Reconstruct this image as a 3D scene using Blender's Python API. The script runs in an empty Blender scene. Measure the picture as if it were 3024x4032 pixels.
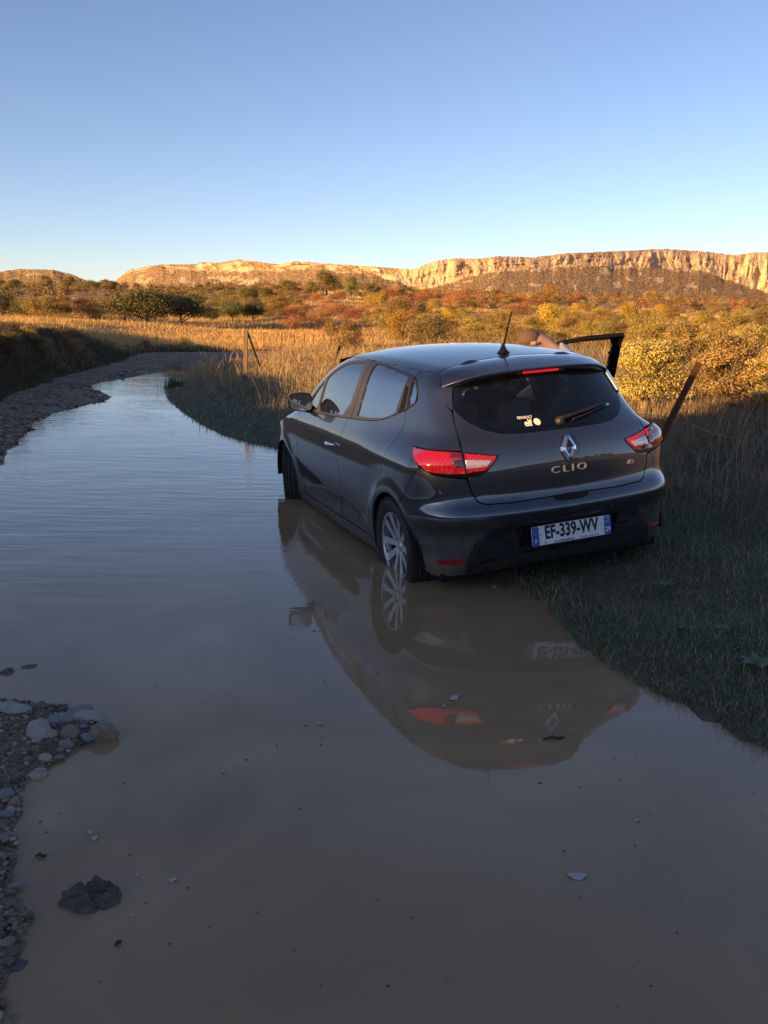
import bpy, math, random
import numpy as np
from mathutils import Matrix, Vector
from mathutils.geometry import delaunay_2d_cdt
random.seed(7); RNG = np.random.default_rng(11)
R = math.radians
scene = bpy.context.scene
col = scene.collection

# ------------------------------------------------------------------ camera
FPX, PITCH, CAMH, ROLL = 3500.0, 0.214155, 1.5225, -0.0169      # photo 3024x4032
fw = np.array([0, math.cos(PITCH), -math.sin(PITCH)]); up = np.array([0, math.sin(PITCH), math.cos(PITCH)]); rt = np.array([1., 0, 0])
cr, sr = math.cos(ROLL), math.sin(ROLL)
rgt2, up2 = rt*cr - up*sr, rt*sr + up*cr
cam_d = bpy.data.cameras.new('camera'); cam = bpy.data.objects.new('camera', cam_d); col.objects.link(cam)
cam_d.sensor_fit = 'VERTICAL'; cam_d.sensor_height = 36; cam_d.sensor_width = 27; cam_d.lens = 36*FPX/4032
cam_d.clip_start = .05; cam_d.clip_end = 20000
cam.matrix_world = Matrix([[rgt2[0], up2[0], -fw[0], 0], [rgt2[1], up2[1], -fw[1], 0], [rgt2[2], up2[2], -fw[2], CAMH], [0, 0, 0, 1]])
scene.camera = cam
def ray(vx, vy):                     # direction through a pixel of the photo at 1659x2212
    A = (vx*1.8228-1512)/FPX; B = -(vy*1.8228-2016)/FPX
    a = A*cr + B*sr; b = -A*sr + B*cr
    return fw + a*rt + b*up
def gp(vx, vy, z=0.):
    d = ray(vx, vy); t = (z-CAMH)/d[2]; return np.array([d[0]*t, d[1]*t, z])
def at(vx, dist):                    # ground position at a distance along a bearing
    d = ray(vx, 688); h = math.hypot(d[0], d[1]); return d[0]/h*dist, d[1]/h*dist

# ------------------------------------------------------------------ light
SUN_EL, SUN_AZ = R(7.0), R(50)       # sun stands behind the camera, to the left
sdir = np.array([math.sin(SUN_AZ)*math.cos(SUN_EL), math.cos(SUN_AZ)*math.cos(SUN_EL), -math.sin(SUN_EL)])
w = bpy.data.worlds.new('World'); scene.world = w; w.use_nodes = True
nt = w.node_tree
sky = nt.nodes.new('ShaderNodeTexSky'); sky.sky_type = 'NISHITA'; sky.sun_disc = False
sky.sun_elevation = SUN_EL
sky.sun_rotation = math.pi + SUN_AZ   # towards (-sin, -cos)
sky.altitude = 150; sky.air_density = .7; sky.dust_density = .2; sky.ozone_density = 1.45
nt.nodes['Background'].inputs[1].default_value = .076
wb = nt.nodes.new('ShaderNodeMix'); wb.data_type = 'RGBA'; wb.blend_type = 'MULTIPLY'; wb.inputs[0].default_value = 1.; wb.inputs[7].default_value = (1.06, .93, 1.01, 1)
nt.links.new(sky.outputs[0], wb.inputs[6]); nt.links.new(wb.outputs[2], nt.nodes['Background'].inputs[0])
sun_d = bpy.data.lights.new('sun', 'SUN'); sun = bpy.data.objects.new('sun', sun_d); col.objects.link(sun)
sun_d.energy = 5.0; sun_d.angle = R(.55); sun_d.color = (1, .55, .185)
sun.rotation_euler = Vector(sdir).to_track_quat('-Z', 'Y').to_euler()
scene.view_settings.view_transform = 'Standard'; scene.view_settings.look = 'None'
scene.view_settings.exposure = 1.66; scene.view_settings.gamma = 1

# ------------------------------------------------------------------ helpers
def mat(name, color=(.5, .5, .5), rough=.5, metal=0., **kw):
    m = bpy.data.materials.new(name); m.use_nodes = True
    b = m.node_tree.nodes['Principled BSDF']
    b.inputs['Base Color'].default_value = (*color, 1); b.inputs['Roughness'].default_value = rough; b.inputs['Metallic'].default_value = metal
    for k, v in kw.items(): b.inputs[k].default_value = v
    return m
def N(m, t, **kw):
    n = m.node_tree.nodes.new(t)
    for k, v in kw.items(): setattr(n, k, v)
    return n
def L(m, a, b): m.node_tree.links.new(a, b)
def bsdf(m): return m.node_tree.nodes['Principled BSDF']
def noise(m, scale, detail=4, coord='Object', rough=.55, stretch=None):
    tc = N(m, 'ShaderNodeTexCoord'); n = N(m, 'ShaderNodeTexNoise'); n.inputs['Scale'].default_value = scale; n.inputs['Detail'].default_value = detail; n.inputs['Roughness'].default_value = rough
    if stretch:
        mp = N(m, 'ShaderNodeMapping'); mp.inputs['Scale'].default_value = stretch; L(m, tc.outputs[coord], mp.inputs[0]); L(m, mp.outputs[0], n.inputs[0])
    else: L(m, tc.outputs[coord], n.inputs[0])
    return n.outputs['Fac']
def ramp(m, fac, stops):
    r = N(m, 'ShaderNodeValToRGB'); e = r.color_ramp.elements
    while len(e) < len(stops): e.new(.5)
    for i, (p, c) in enumerate(stops): e[i].position = p; e[i].color = (*c, 1) if len(c) == 3 else c
    L(m, fac, r.inputs[0]); return r.outputs[0]
def mixc(m, fac, a, b, mode='MIX'):
    n = N(m, 'ShaderNodeMix', data_type='RGBA', blend_type=mode)
    for s, v in ((n.inputs[0], fac), (n.inputs[6], a), (n.inputs[7], b)):
        if hasattr(v, 'links'): L(m, v, s)
        elif isinstance(v, (int, float)): s.default_value = v
        else: s.default_value = (*v, 1)
    return n.outputs[2]
def math_(m, op, a, b=0., clamp=False):
    n = N(m, 'ShaderNodeMath', operation=op, use_clamp=clamp)
    for s, v in ((n.inputs[0], a), (n.inputs[1], b)):
        if hasattr(v, 'links'): L(m, v, s)
        else: s.default_value = v
    return n.outputs[0]
def mapr(m, v, a, b, c=0., d=1.):
    n = N(m, 'ShaderNodeMapRange'); n.interpolation_type = 'SMOOTHSTEP'
    L(m, v, n.inputs[0])
    for i, q in enumerate((a, b, c, d)): n.inputs[i+1].default_value = q
    return n.outputs[0]
def bump(m, h, strength=.3, dist=.01):
    b = N(m, 'ShaderNodeBump'); b.inputs['Strength'].default_value = strength; b.inputs['Distance'].default_value = dist
    L(m, h, b.inputs['Height']); L(m, b.outputs[0], bsdf(m).inputs['Normal']); return b
def attr(m, name='col'):
    a = N(m, 'ShaderNodeAttribute'); a.attribute_name = name; return a

def fastmesh(name, V, faces, smooth=True):
    me = bpy.data.meshes.new(name)
    if isinstance(faces, np.ndarray):
        k = faces.shape[1]; n = len(faces)
        me.vertices.add(len(V)); me.vertices.foreach_set('co', np.asarray(V, np.float32).ravel())
        me.loops.add(n*k); me.loops.foreach_set('vertex_index', faces.astype(np.int32).ravel())
        me.polygons.add(n); me.polygons.foreach_set('loop_start', np.arange(0, n*k, k, dtype=np.int32))
        me.update(calc_edges=True)
    else:
        me.from_pydata([tuple(map(float, v)) for v in V], [], [tuple(map(int, f)) for f in faces]); me.update()
    if smooth: me.polygons.foreach_set('use_smooth', np.ones(len(me.polygons), bool))
    return me
def setcol(me, C, name='col'):
    a = me.attributes.new(name, 'FLOAT_COLOR', 'POINT'); C = np.asarray(C, np.float32)
    if C.shape[1] == 3: C = np.concatenate([C, np.ones((len(C), 1), np.float32)], 1)
    a.data.foreach_set('color', C.ravel())
def obj(name, me, m=None, parent=None, label=None, cat=None, group=None, kind=None, loc=None):
    o = bpy.data.objects.new(name, me); col.objects.link(o)
    if m is not None and me is not None and not me.materials: me.materials.append(m)
    if parent is not None: o.parent = parent
    if loc is not None: o.location = loc
    for k, v in (('label', label), ('category', cat), ('group', group), ('kind', kind)):
        if v: o[k] = v
    return o
class MB:                            # collects simple shapes into one mesh
    def __init__(s): s.v = []; s.f = []
    def add(s, v, f):
        n = len(s.v); s.v += [tuple(map(float, q)) for q in v]; s.f += [tuple(i+n for i in q) for q in f]; return s
    def box(s, c, d, rot=None, taper=1.):
        x, y, z = d[0]/2, d[1]/2, d[2]/2
        P = np.array([(-x, -y, -z), (x, -y, -z), (x, y, -z), (-x, y, -z), (-x*taper, -y*taper, z), (x*taper, -y*taper, z), (x*taper, y*taper, z), (-x*taper, y*taper, z)])
        if rot is not None: P = P@np.array(rot).T
        return s.add(P+np.array(c), [(3, 2, 1, 0), (4, 5, 6, 7), (0, 1, 5, 4), (1, 2, 6, 5), (2, 3, 7, 6), (3, 0, 4, 7)])
    def tube(s, pts, r, n=8, cap=True):
        pts = [np.array(p, float) for p in pts]; r = r if hasattr(r, '__len__') else [r]*len(pts)
        V = []; u = None
        for i, p in enumerate(pts):
            t = pts[min(i+1, len(pts)-1)]-pts[max(i-1, 0)]; t /= np.linalg.norm(t)+1e-9
            if u is None: u = np.cross(t, (0, 0, 1) if abs(t[2]) < .9 else (1, 0, 0))
            u = u-t*(u@t); u /= np.linalg.norm(u); b = np.cross(t, u)
            V += [p+r[i]*(math.cos(2*math.pi*k/n)*u+math.sin(2*math.pi*k/n)*b) for k in range(n)]
        Fc = [(i*n+k, i*n+(k+1) % n, (i+1)*n+(k+1) % n, (i+1)*n+k) for i in range(len(pts)-1) for k in range(n)]
        if cap: Fc += [tuple(range(n-1, -1, -1)), tuple(range((len(pts)-1)*n, len(pts)*n))]
        return s.add(V, Fc)
    def lathe(s, prof, n=48, axis='y', c=(0, 0, 0), closed=False):   # prof: (radius, along)
        V = []
        for r, a in prof:
            for k in range(n):
                t = 2*math.pi*k/n; q = (r*math.cos(t), a, r*math.sin(t))
                if axis == 'z': q = (r*math.cos(t), r*math.sin(t), a)
                if axis == 'x': q = (a, r*math.cos(t), r*math.sin(t))
                V.append(np.array(q)+np.array(c))
        m = len(prof); Fc = [(i*n+k, ((i+1) % m)*n+k, ((i+1) % m)*n+(k+1) % n, i*n+(k+1) % n) for i in range(m if closed else m-1) for k in range(n)]
        return s.add(V, Fc)
    def prism(s, poly, y0, y1, axis='y'):   # polygon (a,b) extruded
        n = len(poly)
        f = {'y': lambda a, b, t: (a, t, b), 'x': lambda a, b, t: (t, a, b), 'z': lambda a, b, t: (a, b, t)}[axis]
        V = [f(a, b, y0) for a, b in poly]+[f(a, b, y1) for a, b in poly]
        return s.add(V, [tuple(range(n)), tuple(range(2*n-1, n-1, -1))]+[(i, n+i, n+(i+1) % n, (i+1) % n) for i in range(n)])
    def mesh(s, name, smooth=False, bevel=0):
        me = fastmesh(name, s.v, s.f, False)
        import bmesh
        bm = bmesh.new(); bm.from_mesh(me); bmesh.ops.recalc_face_normals(bm, faces=bm.faces)
        if bevel: bmesh.ops.bevel(bm, geom=[e for e in bm.edges if e.is_manifold and e.calc_face_angle(0) > .5], offset=bevel, segments=2, affect='EDGES', profile=.6)
        bm.to_mesh(me); bm.free()
        if smooth:
            me.polygons.foreach_set('use_smooth', np.ones(len(me.polygons), bool)); me.set_sharp_from_angle(angle=R(38))
        return me
def vnoise(x, y, seed=0):            # value noise, numpy
    def h(i, j):
        n = (i.astype(np.int64)*374761393+j.astype(np.int64)*668265263+seed*1442695041) & 0x7fffffff
        n = ((n ^ (n >> 13))*1274126177) & 0x7fffffff; return ((n ^ (n >> 16)) & 0xffff)/65535.
    i, j = np.floor(x), np.floor(y); u, v = x-i, y-j; u = u*u*(3-2*u); v = v*v*(3-2*v)
    return (h(i, j)*(1-u)+h(i+1, j)*u)*(1-v)+(h(i, j+1)*(1-u)+h(i+1, j+1)*u)*v
def fbm(x, y, o=4, seed=0):
    s = 0; a = .5
    for k in range(o): s = s+a*vnoise(x*2**k, y*2**k, seed+k); a *= .5
    return s/(1-.5**o)
def sst(a, b, x):
    t = np.clip((x-a)/(b-a), 0, 1); return t*t*(3-2*t)

# ------------------------------------------------------------------ ground
PUD = np.array([(-5.88, 25.36), (-5.37, 24.4), (-4.87, 21.71), (-4.73, 19.48), (-4.17, 16.9), (-3.42, 14.66), (-2.69, 12.79), (-2.13, 11.56), (-1.66, 10.82), (-1.26, 10.39),
    (-.62, 9.5), (-.05, 8.4), (.28, 7.), (.46, 6.), (.6, 5.1), (.75, 5.05), (.85, 4.8), (.9, 4.41), (.95, 4.08), (1.01, 3.84), (1.09, 3.58), (1.19, 3.44), (1.29, 3.19), (1.35, 3.08), (1.42, 2.99),
    (1.6, 2.4), (1.7, 1.5), (1.5, .6), (.5, .2), (-.6, .4), (-.78, 1.2), (-.82, 1.66), (-.83, 1.72), (-.86, 1.82), (-.86, 1.91), (-.91, 2.05), (-1.01, 2.17), (-1.05, 2.32), (-1.09, 2.39), (-1.12, 2.54), (-1.15, 2.69), (-1.12, 2.78),
    (-1.08, 2.88), (-1.04, 2.97), (-.98, 3.06), (-1.02, 3.11), (-1.12, 3.22), (-1.29, 3.28), (-1.39, 3.29), (-1.53, 3.33), (-2.4, 3.6), (-3.0, 4.6), (-3.5, 6.5), (-3.98, 9.07), (-4.24, 9.86), (-4.49, 10.8), (-4.76, 11.94), (-4.99, 12.45),
    (-5.15, 13.66), (-5.11, 15.17), (-5.04, 16.34), (-5.34, 17.19), (-6.01, 18.3), (-6.53, 19.76), (-6.45, 20.99), (-6.28, 22.76), (-6.16, 25.98)])
def inpoly(x, y, P):
    c = np.zeros(x.shape, bool); j = len(P)-1
    for i in range(len(P)):
        xi, yi, xj, yj = *P[i], *P[j]
        if yi != yj: c ^= ((yi > y) != (yj > y)) & (x < (xj-xi)*(y-yi)/(yj-yi)+xi)
        j = i
    return c
def psd(x, y, P=PUD):                # signed distance to the puddle's edge, + on land
    x = np.asarray(x, float); y = np.asarray(y, float); d = np.full(x.shape, 1e9); j = len(P)-1
    for i in range(len(P)):
        a, b = P[j], P[i]; e = b-a; t = np.clip(((x-a[0])*e[0]+(y-a[1])*e[1])/(e@e), 0, 1)
        d = np.minimum(d, np.hypot(x-a[0]-t*e[0], y-a[1]-t*e[1])); j = i
    return np.where(inpoly(x, y, P), -d, d)
FA, FB = np.array([2.55, 7.]), np.array([-2.5, 16.3])
fdir = (FB-FA)/np.linalg.norm(FB-FA); fnor = np.array([fdir[1], -fdir[0]])      # points away from the track
def fence_d(x, y): return (x-FA[0])*fnor[0]+(y-FA[1])*fnor[1]
TD = np.array([22, 28, 32, 36, 60, 100, 150, 220, 350, 600.])
TX = np.array([-700, 110, 270, 560, 640, 740, 900, 1300, 1659, 2400.])
TY = np.array([[728, 722, 718, 714, 704, 690, 668, 650, 641, 640], [728, 724, 720, 716, 704, 690, 668, 650, 641, 640], [798, 778, 760, 742, 706, 690, 668, 648, 641, 640], [797, 777, 763, 746, 714, 685, 652, 638, 637, 638], [794, 775, 762, 748, 716, 680, 640, 634, 636, 638],
    [784, 768, 756, 748, 716, 676, 640, 633, 635, 638], [774, 762, 752, 745, 716, 682, 656, 645, 640, 640], [766, 755, 748, 740, 711, 686, 666, 653, 644, 640], [764, 752, 746, 738, 712, 688, 668, 656, 648, 645], [764, 752, 746, 738, 712, 688, 668, 656, 648, 645]])
TZ = CAMH-(TY-688)/1920*TD[None, :]
def far_z(x, y):
    d = np.hypot(x, y); vx = 829.5+1920*x/np.maximum(y, .35*np.abs(x)+.1); vx = np.where(y < 0, np.sign(x)*1500+829, vx)
    fi = np.interp(vx, TX, np.arange(len(TX))); fj = np.interp(np.log(np.maximum(d, 1)), np.log(TD), np.arange(len(TD)))
    i = np.clip(fi.astype(int), 0, len(TX)-2); j = np.clip(fj.astype(int), 0, len(TD)-2); u = fi-i; v = fj-j; u = u*u*(3-2*u)
    return (TZ[i, j]*(1-u)+TZ[i+1, j]*u)*(1-v)+(TZ[i, j+1]*(1-u)+TZ[i+1, j+1]*u)*v
SA = np.array([math.sin(SUN_AZ), math.cos(SUN_AZ)]); SP = np.array([math.cos(SUN_AZ), -math.sin(SUN_AZ)])
def toe(y): return np.interp(y, [0, 14, 17, 20, 24, 28, 34], [-6.4, -6.3, -6.9, -7.5, -7.8, -8.1, -8.3])
def ground(x, y):
    x = np.asarray(x, float); y = np.asarray(y, float); shp = x.shape; x = x.ravel(); y = y.ravel()
    d = np.hypot(x, y); z = np.empty_like(x)
    near = d < 34
    sd = np.full(x.shape, 30.); sd[near] = psd(x[near], y[near])
    n1 = fbm(x*1.1, y*1.1, 3, 3)-.5; n2 = fbm(x*6, y*6, 3, 9)-.5
    sde = sd+(n2*.16+n1*.12)*np.clip(np.abs(sd)*3+.25, 0, 1)
    right = fence_d(x, y) > -3.5
    land = .008+.05*(1-np.exp(-np.maximum(sde, 0)/.35))+np.where(right, .035, .045)*np.clip(sde-.2, 0, 6)+n1*.05*np.clip(sde, 0, 1)+n2*.022*np.clip(sde*2, 0, 1)
    bed = np.maximum(-.02+sde*.22, -.22)
    zn = np.where(sde > 0, land, bed)
    zn = zn+.45*sst(.3, 5, fence_d(x, y))*sst(3, 8, d)*(sd > 0)
    # embankment on the left of the track
    bank = sst(0, 1, np.clip((toe(y)-.25*n1-x)/1.15, 0, 1))*sst(34, 27, y)
    zn = zn+bank*(.82-.018*np.clip(y-12, 0, 30)+.25*n1)
    zf = far_z(x, y)+(fbm(x*.12, y*.12, 3, 5)-.5)*np.clip(d*.012, 0, 1.5)
    wl = sst(-.2, -1.6, x-toe(y)); t = wl*sst(15, 24, d)+(1-wl)*sst(24, 34, d)
    t = np.where(y < 0, sst(8, 30, d), t)
    z = zn*(1-t)+zf*t
    s = x*SA[0]+y*SA[1]; p = x*SP[0]+y*SP[1]
    z = z+7.55*np.exp(-((s+60)/17)**2)*sst(-260, -160, p)+np.where(y < 0, 5.0*np.exp(-((p-75)/25)**2), 0)
    return z.reshape(shp)
def axis_pts(a, b, step, lo, hi, g=1.12):
    c = list(np.arange(a, b+1e-6, step)); q = step; v = b
    while v < hi: q *= g; v += q; c.append(v)
    q = step; v = a; l = []
    while v > lo: q *= g; v -= q; l.append(v)
    return np.array(l[::-1]+c)
gx = axis_pts(-12, 5.5, .08, -5500, 5500); gy = axis_pts(.2, 34, .085, -900, 6500)
GX, GY = np.meshgrid(gx, gy); GZ = ground(GX, GY)
nx, ny = len(gx), len(gy); idx = np.arange(nx*ny).reshape(ny, nx)
Fq = np.stack([idx[:-1, :-1], idx[:-1, 1:], idx[1:, 1:], idx[1:, :-1]], -1).reshape(-1, 4)
gme = fastmesh('ground', np.stack([GX, GY, GZ], -1).reshape(-1, 3), Fq)
X_, Y_ = GX.ravel(), GY.ravel(); D_ = np.hypot(X_, Y_)
sdm = np.where(D_ < 34, psd(X_, Y_), 30.)
def is_track(x, y, sd):              # bare stony ground of the track (0..1)
    t = sst(-.35, .1, x-toe(y))*sst(-1.2, -2.0, fence_d(x, y)-np.where(y > 19, 1.5, 0))*sst(31.6, 30.6, y+.15*(x+5))
    leftside = (x < -3.6+.0*y) & (y > 8) | (y <= 8) & (x < -.5)
    far = (y > 21.5)
    t2 = sst(23.5, 25, y)*sst(31.4, 30.6, y)*sst(-2.6, -3.6, x)*sst(-.35, .1, x-toe(y))
    return np.maximum(t*np.where(leftside | far, 1, 0), t2)
trk = is_track(X_, Y_, sdm)
mud = np.array([.225, .16, .105]); turf = np.array([.085, .075, .048]); dry = np.array([.44, .28, .13]); dryr = np.array([.38, .22, .12])
k = fbm(X_*.05, Y_*.05, 3, 21)[:, None]
C = turf+(dry*k+dryr*(1-k)-turf)*sst(14, 26, D_)[:, None]
C = C+(mud-C)*trk[:, None]
C = C+(mud*.75-C)*sst(.10, -.02, sdm)[:, None]
setcol(gme, C)
m_ground = mat('soil', rough=.95)
a = attr(m_ground); nz = noise(m_ground, 3.5, 8, rough=.7); nf = noise(m_ground, 45, 4)
c1 = mixc(m_ground, 1., a.outputs[0], ramp(m_ground, nz, [(.3, (.55, .55, .55)), (.7, (1.35, 1.3, 1.25))]), 'MULTIPLY')
c2 = mixc(m_ground, 1., c1, ramp(m_ground, nf, [(.35, (.7, .7, .7)), (.65, (1.25, 1.25, 1.25))]), 'MULTIPLY')
L(m_ground, c2, bsdf(m_ground).inputs[0]); bump(m_ground, math_(m_ground, 'ADD', nz, math_(m_ground, 'MULTIPLY', nf, .5)), .6, .04)
obj('ground', gme, m_ground, kind='structure')

# water: muddy, still near the camera, wind-ruffled further off
wx = np.arange(-8, 3.01, .25); wy = np.arange(-.2, 27.6, .25); WX, WY = np.meshgrid(wx, wy); ii = np.arange(WX.size).reshape(WX.shape)
wme = fastmesh('puddle_water', np.stack([WX, WY, WX*0], -1).reshape(-1, 3), np.stack([ii[:-1, :-1], ii[:-1, 1:], ii[1:, 1:], ii[1:, :-1]], -1).reshape(-1, 4))
m_water = mat('muddy_water', (.105, .080, .058), .025, IOR=1.45)
tc = N(m_water, 'ShaderNodeTexCoord'); sp = N(m_water, 'ShaderNodeSeparateXYZ'); L(m_water, tc.outputs['Object'], sp.inputs[0])
r1 = noise(m_water, 5.5, 3, stretch=(.3, 1.5, 1)); r2 = noise(m_water, 1.1, 2); r3 = noise(m_water, 17, 2, stretch=(.3, 1.4, 1)); calm = noise(m_water, .5, 2)
far_ = mapr(m_water, math_(m_water, 'SUBTRACT', sp.outputs[1], math_(m_water, 'MULTIPLY', sp.outputs[0], 1.1)), 3.0, 9.5, .06, 1.)
hgt = math_(m_water, 'ADD', math_(m_water, 'MULTIPLY', r1, 1.), math_(m_water, 'ADD', math_(m_water, 'MULTIPLY', r2, .9), math_(m_water, 'MULTIPLY', r3, .16)))
amp = math_(m_water, 'MULTIPLY', far_, mapr(m_water, calm, .3, .6, .45, 1.))
b_ = bump(m_water, math_(m_water, 'MULTIPLY', hgt, amp), .42, .011)
nw = N(m_water, 'ShaderNodeTexNoise'); nw.inputs['Scale'].default_value = .8; nw.inputs['Detail'].default_value = 6; nw.inputs['Distortion'].default_value = 1.6; L(m_water, tc.outputs['Object'], nw.inputs[0])
cl = ramp(m_water, nw.outputs['Fac'], [(.32, (.28, .176, .088)), (.55, (.34, .217, .112)), (.70, (.41, .267, .147))]); L(m_water, cl, bsdf(m_water).inputs[0])
obj('puddle_water', wme, m_water, kind='structure')

# ------------------------------------------------------------------ distant ridge with limestone cliffs
SIL = [(-900, 600), (-500, 604), (-200, 612), (0, 608), (60, 599), (130, 600), (170, 608), (205, 624), (238, 634), (248, 630), (270, 610), (292, 596), (350, 586), (432, 583), (440, 578), (470, 580), (520, 572), (600, 581), (640, 574), (690, 577), (760, 580), (860, 585), (880, 587), (920, 571), (965, 562), (1010, 563), (1062, 557), (1130, 558), (1200, 549), (1300, 543), (1400, 537), (1480, 540), (1550, 547), (1585, 541), (1659, 540), (1900, 548), (2400, 560), (2900, 580)]
FOOT = [(-900, 606), (0, 616), (130, 606), (205, 628), (250, 632), (292, 606), (350, 592), (430, 596), (480, 600), (520, 594), (600, 592), (690, 588), (780, 598), (850, 612), (882, 628), (930, 622), (1000, 600), (1060, 588), (1100, 586), (1150, 583), (1200, 578), (1260, 574), (1320, 578), (1400, 577), (1480, 578), (1530, 596), (1600, 614), (1659, 632), (1900, 630), (2900, 600)]
S_ = np.array(SIL, float); Q_ = np.array(FOOT, float)
cx_ = np.arange(-880, 2880, 1.6); nc = len(cx_)
ty = np.interp(cx_, S_[:, 0], S_[:, 1])+(fbm(cx_*.13, cx_*0, 3, 4)-.5)*2.2
by = np.interp(cx_, Q_[:, 0], Q_[:, 1])+(fbm(cx_*.06, cx_*0, 3, 8)-.5)*7
by = np.maximum(by, ty+1.5)
DC = 2900+260*np.sin(cx_*.004+1)+np.where(cx_ < 240, 700, 0)*sst(250, 236, cx_)
nt_, ncl, npl = 40, 34, 8
rows = []; rock = []
def el(v): return (688-v)/1920
zt, zb = CAMH+el(ty)*DC, CAMH+el(by)*(DC-25)
kw = np.hanning(121); kw /= kw.sum(); zbs = np.convolve(np.pad(zb, 60, mode='edge'), kw, 'valid')
for r in range(nt_):                 # wooded talus below the cliff
    u = r/(nt_-1); dd = DC-520+495*u
    zz = (CAMH-30)+(zbs-(CAMH-30))*u**1.25+(zb-zbs)*u**7
    nz_ = (fbm(cx_*.05, np.full(nc, u*9.), 5, 31)-.5)
    rows.append((dd+nz_*60*math.sin(math.pi*u), zz+nz_*16*math.sin(math.pi*u)**.6)); rock.append(np.full(nc, .02)+.85*sst(.56, .70, fbm(cx_*.045, np.full(nc, u*14.), 4, 61))*sst(.35, .9, u))
for r in range(1, ncl+1):            # cliff face with vertical joints and ledges
    u = r/ncl
    j = fbm(cx_*.032, np.full(nc, u*.7), 4, 41); j2 = fbm(cx_*.16, np.full(nc, u*2.2), 3, 47); led = fbm(cx_*.02, np.full(nc, u*6.), 3, 53)
    h = (zt-zb)
    groove = -np.abs(j-.5)*2
    rows.append((DC-25+25*u+h*(.50*(groove+.3)+.16*(j2-.5)+.35*(led-.5))*math.sin(math.pi*min(u*.85+.12, 1)), zb+h*u))
    big = sst(240, 260, cx_)
    rr = np.clip(.95-.5*sst(.55, .72, fbm(cx_*.08, np.full(nc, u*6.), 4, 71))-.85*sst(880, 820, cx_)*sst(.36, .50, fbm(cx_*.055, np.full(nc, u*3.), 4, 77)), 0, 1)*(.35+.65*big)
    rock.append(rr)
for r in range(1, npl+1):
    u = r/npl; rows.append((DC+350*u, zt+(fbm(cx_*.1, np.full(nc, u*3.), 2, 3)-.5)*5-30*u*u)); rock.append(np.full(nc, .12))
Vm = []
tx_ = (cx_-829.5)/1920
for dd, zz in rows: Vm.append(np.stack([tx_*dd, dd, zz], -1))
nr = len(Vm); Vm = np.concatenate(Vm); ii = np.arange(nr*nc).reshape(nr, nc)
rme = fastmesh('cliff_ridge', Vm, np.stack([ii[:-1, :-1], ii[:-1, 1:], ii[1:, 1:], ii[1:, :-1]], -1).reshape(-1, 4))
rk = np.concatenate(rock); setcol(rme, np.stack([rk, rk, rk], -1))
m_ridge = mat('limestone_and_scrub', rough=.95)
a = attr(m_ridge); n1 = noise(m_ridge, .045, 6, rough=.7); n2 = noise(m_ridge, .012, 5, stretch=(1, 1, .35)); n3 = noise(m_ridge, .16, 3)
n4 = noise(m_ridge, .03, 4, stretch=(1.6, 1.6, .12))
rockc = mixc(m_ridge, n2, (.34, .245, .165), (.60, .47, .335)); rockc = mixc(m_ridge, mapr(m_ridge, n4, .50, .68), rockc, (.27, .19, .135))
scrub = ramp(m_ridge, n3, [(.34, (.12, .090, .048)), (.52, (.24, .165, .088)), (.66, (.42, .28, .16))])
msk = math_(m_ridge, 'ADD', a.outputs['Fac'], math_(m_ridge, 'MULTIPLY', math_(m_ridge, 'SUBTRACT', n1, .5), 1.5))
L(m_ridge, mixc(m_ridge, mapr(m_ridge, msk, .36, .56), scrub, rockc), bsdf(m_ridge).inputs[0])
bump(m_ridge, math_(m_ridge, 'ADD', n1, n3), .8, 9)
obj('cliff_ridge', rme, m_ridge, kind='structure')
# ------------------------------------------------------------------ car body as one smooth implicit surface, cut into panels
def pch(x, pts):
    p = np.array(pts, float); xs, ys = p[:, 0], p[:, 1]; h = np.diff(xs); d = np.diff(ys)/h; m = np.zeros(len(xs)); m[0] = d[0]; m[-1] = d[-1]
    for i in range(1, len(xs)-1):
        if d[i-1]*d[i] > 0:
            w1 = 2*h[i]+h[i-1]; w2 = h[i]+2*h[i-1]; m[i] = (w1+w2)/(w1/d[i-1]+w2/d[i])
    i = np.clip(np.searchsorted(xs, x)-1, 0, len(xs)-2); t = (np.clip(x, xs[0], xs[-1])-xs[i])/h[i]
    return (2*t**3-3*t**2+1)*ys[i]+(t**3-2*t**2+t)*h[i]*m[i]+(-2*t**3+3*t**2)*ys[i+1]+(t**3-t**2)*h[i]*m[i+1]
def smax(a, b, k):
    h = np.maximum(k-np.abs(a-b), 0)/k; return np.maximum(a, b)+h*h*k*.25
ZW = [(.10, .775), (.18, .805), (.27, .832), (.36, .844), (.50, .855), (.62, .862), (.72, .862), (.82, .850), (.90, .826), (.97, .792), (1.05, .757), (1.15, .718), (1.25, .677), (1.35, .630), (1.42, .592), (1.5, .54)]
XW = [(-.75, -.02), (-.45, -.010), (-.2, -.010), (.1, -.010), (.5, 0), (1.3, .002), (2.0, -.005), (2.5, -.018), (3.0, -.075), (3.45, -.13)]
XG = [(-.75, -.15), (-.4, -.125), (-.1, -.065), (.3, -.022), (.7, 0), (1.3, .005), (2.0, -.02), (2.5, -.05), (3.4, -.1)]
RZ = [(.10, -.50), (.22, -.585), (.30, -.622), (.40, -.635), (.475, -.640), (.525, -.668), (.555, -.690), (.585, -.694), (.612, -.686), (.637, -.669), (.656, -.658), (.676, -.6515), (.70, -.649), (.80, -.648), (.90, -.636), (.97, -.612), (1.03, -.572), (1.12, -.500), (1.22, -.424), (1.33, -.345), (1.40, -.30), (1.5, -.22)]
RC = [(.2, .20), (.55, .20), (.66, .22), (.80, .25), (.95, .30), (1.08, .43), (1.2, .52), (1.4, .55)]
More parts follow.
